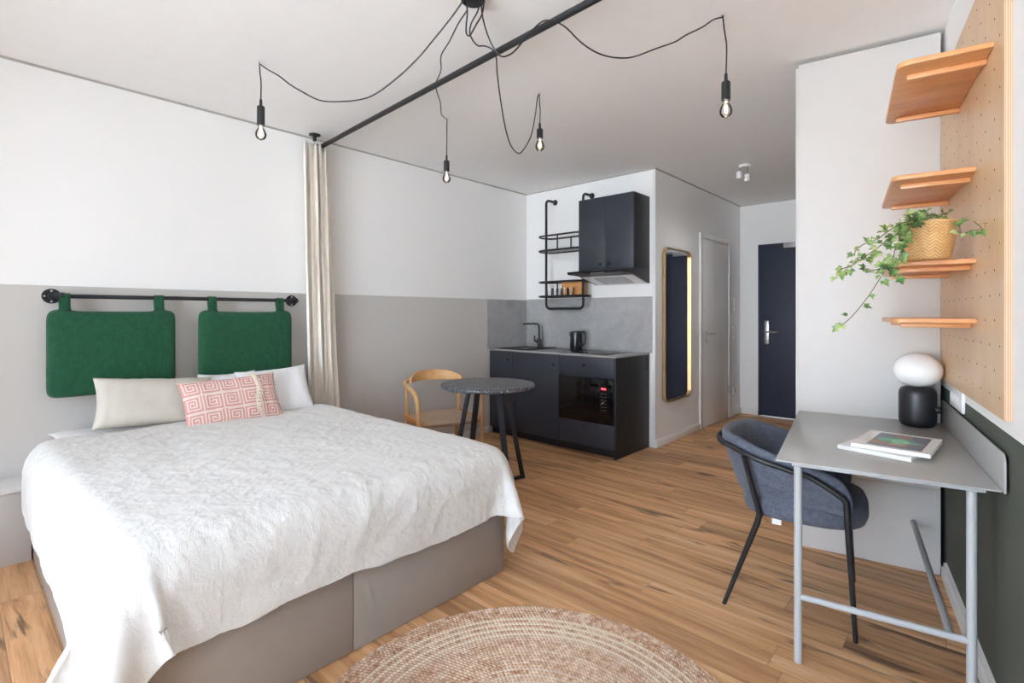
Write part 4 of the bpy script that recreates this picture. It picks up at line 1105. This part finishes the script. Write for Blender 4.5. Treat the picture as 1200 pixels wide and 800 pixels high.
for vi, vn in enumerate(VINES):
    path = smooth_path([Vector(p) for p in vn], 5)
    st = ivy.part('vine', MB().tube(path, .0016 if vi != 4 else .0014, 6), M_stem)
    mb = MB(); L = 0
    step = [.010, .011, .016, .010, .05, .025, .014, .008, .008, .008][vi]; nxt = .004
    for a, b in zip(path, path[1:]):
        L += (b-a).length
        if vi == 2 and a.z < 1.41 and a.z > 1.27: stp = .050
        elif vi == 2 and a.z <= 1.27: stp = .014
        elif vi == 0 and .04 < a.x < .12: stp = .03
        else: stp = step
        while L > nxt:
            nxt += stp*random.uniform(.6, 1.3)
            t_ = (b-a).normalized()
            off = Vector((random.uniform(-1, 1), random.uniform(-1, .3), random.uniform(-.7, .7))).normalized()
            dirn = (t_*.3+off*.9+Vector((0, 0, -.25))).normalized()
            upv = Vector((random.uniform(-.5, .5), -.8+random.uniform(-.3, .3), .6+random.uniform(-.3, .3)))
            s = random.uniform(.017, .032)
            base = b+dirn*random.uniform(.004, .018)
            tip = base+dirn*s
            if max(base.x, tip.x)+.6*s > .386: continue
            if base.z-s < 1.466 and base.x > .14 and base.y > 2.33: continue
            leaf(mb, base, dirn, upv, s)
    if len(mb.bm.faces) == 0: leaf(mb, path[-1], path[-1]-path[-2], Vector((0, -.8, .6)), .022)
    so3 = ivy.part('leaves', mb, M_leaf, parent=st, smooth=None, recalc=False)

# ------------------------------------------------------------------ desk and what stands on it
dk = Thing('desk', 'grey desk with a raised rear edge and round steel legs by the green wall', 'desk', (.09, 2.65, 0), R=True)
dz = .742; du0, du1, dw0, dw1 = -.212, .395, 2.062, 3.210
dk.part('desktop', MB().box(du0, du1, dw0+.02, dw1, dz-.006, dz, .002), M_desk)
mb = MB(); mb.prism([(dw0, dz-.003), (dw1, dz-.003), (dw1, dz+.114)] + [(dw0+.03-.03*math.sin(math.radians(90*k/6)), dz+.084+.03*math.cos(math.radians(90*k/6))) for k in range(7)], .3955, .4005, 'x', bev=.001)
dk.part('rear_upstand', mb, M_desk)
dk.part('under_frame', MB().box(du0+.05, du1-.03, dw0+.055, dw1-.05, dz-.024, dz-.0065, .002), M_desktube)
tl = .0135
lu0, lu1, lw0, lw1 = -.143, .335, 2.140, 3.14
for u in (lu0, lu1):
    dk.part('leg', MB().tube([(u, lw0, 0.0), (u, lw0, dz-.02)], tl, 18), M_desktube)
dk.part('crossbar', MB().tube([(lu0, lw0, .24), (lu1, lw0, .24)], .0115, 14), M_desktube)
dk.part('rear_bar', MB().tube([(.285, lw0, .24), (.285, 3.2155, .24)], .0115, 14), M_desktube)

lm = Thing('table_lamp', 'table lamp with a black cylinder base and white glass globe on the desk', 'lamp', (.289, 3.085, dz), R=True, absolute=False)
lm.part('base', MB().lathe([(0, .0005), (.052, .0005), (.064, .006), (.071, .018), (.073, .034), (.073, .150), (.071, .165), (.064, .177), (.052, .183), (0, .183)], (0, 0, 0), 48), simple('matt black metal', (.012, .013, .017), .4))
lm.part('glass_globe', MB().lathe([(.0, .1835)]+[(.0955*math.sin(math.pi*k/24)**.93, .263-.079*math.cos(math.pi*k/24)) for k in range(1, 24)]+[(0, .342)], (0, 0, 0), 48), M_opal, smooth=80)
kd = Vector((.075, -.02, .09)); lm.part('dimmer_knob', MB().cyl((.060, -.03, .085), .016, .0, .022, 'x', 20, .003), M_black)

def magazine(label, c, rz, w, l, t_, z, cover=False):
    m_ = Thing('magazine', label, 'magazine', (c[0], c[1], z), rz, R=True, absolute=False, group='magazines on the desk')
    m_.part('pages', MB().box(-w/2+.001, w/2-.001, -l/2+.001, l/2-.001, .001, t_-.001), M_paper)
    cv = MB(); cv.box(-w/2, w/2, -l/2, l/2, t_-.001, t_, 0); cv.box(-w/2, w/2, -l/2, l/2, 0, .001); cv.box(-w/2-.001, w/2, -l/2-.0008, -l/2, 0, t_)
    c_ = m_.part('cover', cv, M_paper)
    if cover:
        m_.part('cover_photo', MB().box(-w*.32, w*.38, -l*.42, l*.40, t_, t_+.0004), mat_cover(), parent=c_)
        tx_ = MB(); random.seed(8); y = -l*.40
        # masthead set along the long edge: small capitals with a larger word in the middle, too small to read
        x = -w*.30
        for k in range(30):
            big = 11 <= k <= 17
            hgt = .0085 if big else .0055; wd = w*.7/30
            if k in (10, 18): x += wd*.9; continue
            xx = x; yy = l*.415
            if k % 2 == 0: tx_.box(xx, xx+wd*.25, yy, yy+hgt, t_, t_+.0004)
            else: tx_.box(xx, xx+wd*.6, yy+hgt*.75, yy+hgt, t_, t_+.0004); tx_.box(xx+wd*.2, xx+wd*.42, yy, yy+hgt*.75, t_, t_+.0004)
            if k % 3 == 0: tx_.box(xx, xx+wd*.6, yy, yy+hgt*.22, t_, t_+.0004)
            x += wd*1.0
        m_.part('masthead', tx_, simple('dark print', (.03, .03, .035), .6), parent=c_)
        tw = MB(); 
        for k in range(8): tw.box(-w*.26+k*w*.030, -w*.242+k*w*.030, l*.02, l*.035, t_+.0004, t_+.0008)
        for k in range(9): tw.box(w*.10+k*w*.028, w*.118+k*w*.028, -l*.06, -l*.043, t_+.0004, t_+.0008)
        m_.part('cover_lettering', tw, M_paper, parent=c_)
def mat_cover():
    t = NT('magazine cover photo'); tc = t.node('ShaderNodeTexCoord'); sp = t.node('ShaderNodeSeparateXYZ'); t.link(tc.outputs['Object'], sp.inputs[0])
    def blob(cx, cy, rx_, ry_):
        a = t.math('DIVIDE', t.math('SUBTRACT', sp.outputs['X'], cx), rx_); b = t.math('DIVIDE', t.math('SUBTRACT', sp.outputs['Y'], cy), ry_)
        d = t.math('ADD', t.math('MULTIPLY', a, a), t.math('MULTIPLY', b, b)); n = t.noise(t.coord(), 60, 3)
        return t.math('LESS_THAN', t.math('ADD', d, t.math('MULTIPLY', n, .5)), 1.2)
    c = t.mix(t.noise(t.coord(), 20, 3), srgb(92, 98, 110), srgb(118, 122, 132))
    c = t.mix(blob(-.02, -.06, .07, .045), c, srgb(168, 112, 92))
    c = t.mix(blob(.0, .0, .065, .06), c, srgb(70, 160, 120))
    c = t.mix(blob(.01, -.01, .028, .05), c, srgb(130, 205, 165))
    c = t.mix(blob(.01, .085, .028, .032), c, srgb(176, 124, 104))
    c = t.mix(blob(.012, -.075, .03, .02), c, srgb(196, 148, 116))
    t.color(c); t.b.inputs['Roughness'].default_value = .35; return t.m
magazine('white magazine lying underneath the one with the picture cover', (.1435, 2.492, 0), math.radians(-21), .238, .31, .0145, dz+.0006)
magazine('white magazine with a green and grey picture cover on top of the other', (.173, 2.507, 0), math.radians(-13), .240, .315, .0145, dz+.0164, True)

# wall socket by the desk
ws = Thing('wall_socket', 'white double socket on the wall just above the desk upstand', 'socket', (.41, 2.9, .905), R=True)
ws.part('cover_plate', MB().box(.3975, .4095, 2.735, 3.02, .865, .955, .003), M_white_plastic)
for w in (2.80, 2.875, 2.95):
    ws.part('socket_well', MB().lathe([(0, .3972), (.018, .3972), (.02, .3945), (.023, .3972)], (0, w, .91), 20, 'x'), M_white_plastic)

# ------------------------------------------------------------------ desk chair
dc = Thing('desk_chair', 'blue grey tweed tub chair with black tube legs at the desk', 'chair', (-.20, 2.655, 0), R=True, absolute=False)
def shell_path(n=61):
    pts = []
    for i in range(n):
        s = -1+2*i/(n-1); a = s*math.radians(90)
        if abs(s) > .62:
            f = (abs(s)-.62)/.38; x = -.055+f*.285; y = .268*(1 if s > 0 else -1)-(0.010*f*f*(1 if s > 0 else -1))
        else:
            th = s/.62*math.pi/2
            x = -.055-.222*abs(math.cos(th))**.9; y = .268*math.copysign(abs(math.sin(th))**.85, th) if th else 0
        pts.append((x, y, s))
    return pts
sp2 = shell_path(); mb = MB(); G = []
for i, (x, y, s) in enumerate(sp2):
    j0, j1 = max(i-1, 0), min(i+1, len(sp2)-1)
    tn = Vector((sp2[j1][0]-sp2[j0][0], sp2[j1][1]-sp2[j0][1], 0)).normalized(); nr_ = Vector((tn.y, -tn.x, 0))    # outward
    if nr_.dot(Vector((x+.02, y, 0))) < 0: nr_ = -nr_
    f = max(0, (abs(s)-.35)/.65)
    top = .735-.125*f**1.2
    if abs(s) > .93: top -= .06*((abs(s)-.93)/.07)**2
    bot = .462
    th = .022
    ring = []
    def pt(z, o2):
        k = (z-bot)/(top-bot); lean = (1-k)**1.2*.085*(1-f*.75)
        return Vector((x, y, z))-nr_*lean+nr_*o2
    for z, o2 in [(bot, th*.6), (bot+.02, th)]+[(bot+.02+(top-bot-.05)*q/6, th) for q in range(1, 6)]+[(top-.02, th), (top-.006, th*.75), (top, 0), (top-.006, -th*.75), (top-.02, -th)]+[(top-.03-(top-bot-.05)*q/6, -th) for q in range(1, 6)]+[(bot+.02, -th), (bot, -th*.6)]:
        ring.append(pt(z, o2))
    G.append(ring)
V = mb.grid(G, len(G), len(G[0]), cv=True); mb.bm.faces.new(V[0]); mb.bm.faces.new(V[-1])
shell = dc.part('backrest_shell', mb, M_tweed, smooth=60)
sh_b = shell.modifiers.new('sub', 'SUBSURF'); sh_b.levels = 1; sh_b.render_levels = 1
mb = MB(); n = 40
def seat_ring(k, z):
    ring = []
    for i in range(n):
        a = 2*math.pi*i/n; ca, sa = math.cos(a), math.sin(a); e = 3.2
        r = (abs(ca)**e+abs(sa)**e)**(-1/e)
        ring.append(Vector(((.045+.240*k*ca*r), .256*k*sa*r, z)))
    return ring
V = mb.grid([seat_ring(.01, .402), seat_ring(.90, .402), seat_ring(.97, .412), seat_ring(1.0, .435), seat_ring(1.0, .462), seat_ring(.96, .485), seat_ring(.88, .495), seat_ring(.5, .502), seat_ring(.01, .504)], 9, n, cv=True)
dc.part('seat', mb, M_tweed, smooth=60)
# frame
path = []
for i, (x, y, s) in enumerate(sp2[2:-2]):
    f = max(0, (abs(s)-.35)/.65); sg = 1 if y > 0 else -1
    z = .690-.115*f**1.2; ox = Vector((x+.02, y, 0)).normalized()*.030
    if abs(s) > .9: z -= .03*((abs(s)-.9)/.08)
    path.append(Vector((x, y, z))+ox)
p0, p1 = path[0], path[-1]
full = [Vector((.235, -.270, 0)), Vector((.213, -.292, .40)), Vector((.208, -.295, .50))]+smooth_path([Vector((.206, -.296, .52)), Vector((.195, -.296, .555))]+path[4:-4]+[Vector((.195, .296, .555)), Vector((.206, .296, .52))], 3)+[Vector((.208, .295, .50)), Vector((.213, .292, .40)), Vector((.235, .270, 0))]
dc.part('tube_frame', MB().tube(full, [.0085 if p.z < .01 else .0115 for p in full], 12), M_black)
for s in (-1, 1):
    ps = [(-.245, s*.262, 0), (-.112, s*.250, .385), (-.105, s*.254, .42), (-.160, s*.297, .668)]
    dc.part('rear_leg', MB().tube(ps, [.0085, .0125, .0125, .011], 12), M_black)
mb = MB(); mb.tube([(-.110, -.25, .390), (-.110, .25, .390)], .010, 10); mb.tube([(.212, -.292, .392), (.212, .292, .392)], .009, 10)
mb.tube([(-.110, -.10, .390), (.212, -.10, .390)], .009, 8); mb.tube([(-.110, .10, .390), (.212, .10, .390)], .009, 8)
dc.part('seat_frame', mb, M_black)
dc.part('care_tag', MB().box(-.06, -.025, -.2275, -.2255, .380, .4035), M_white_plastic)
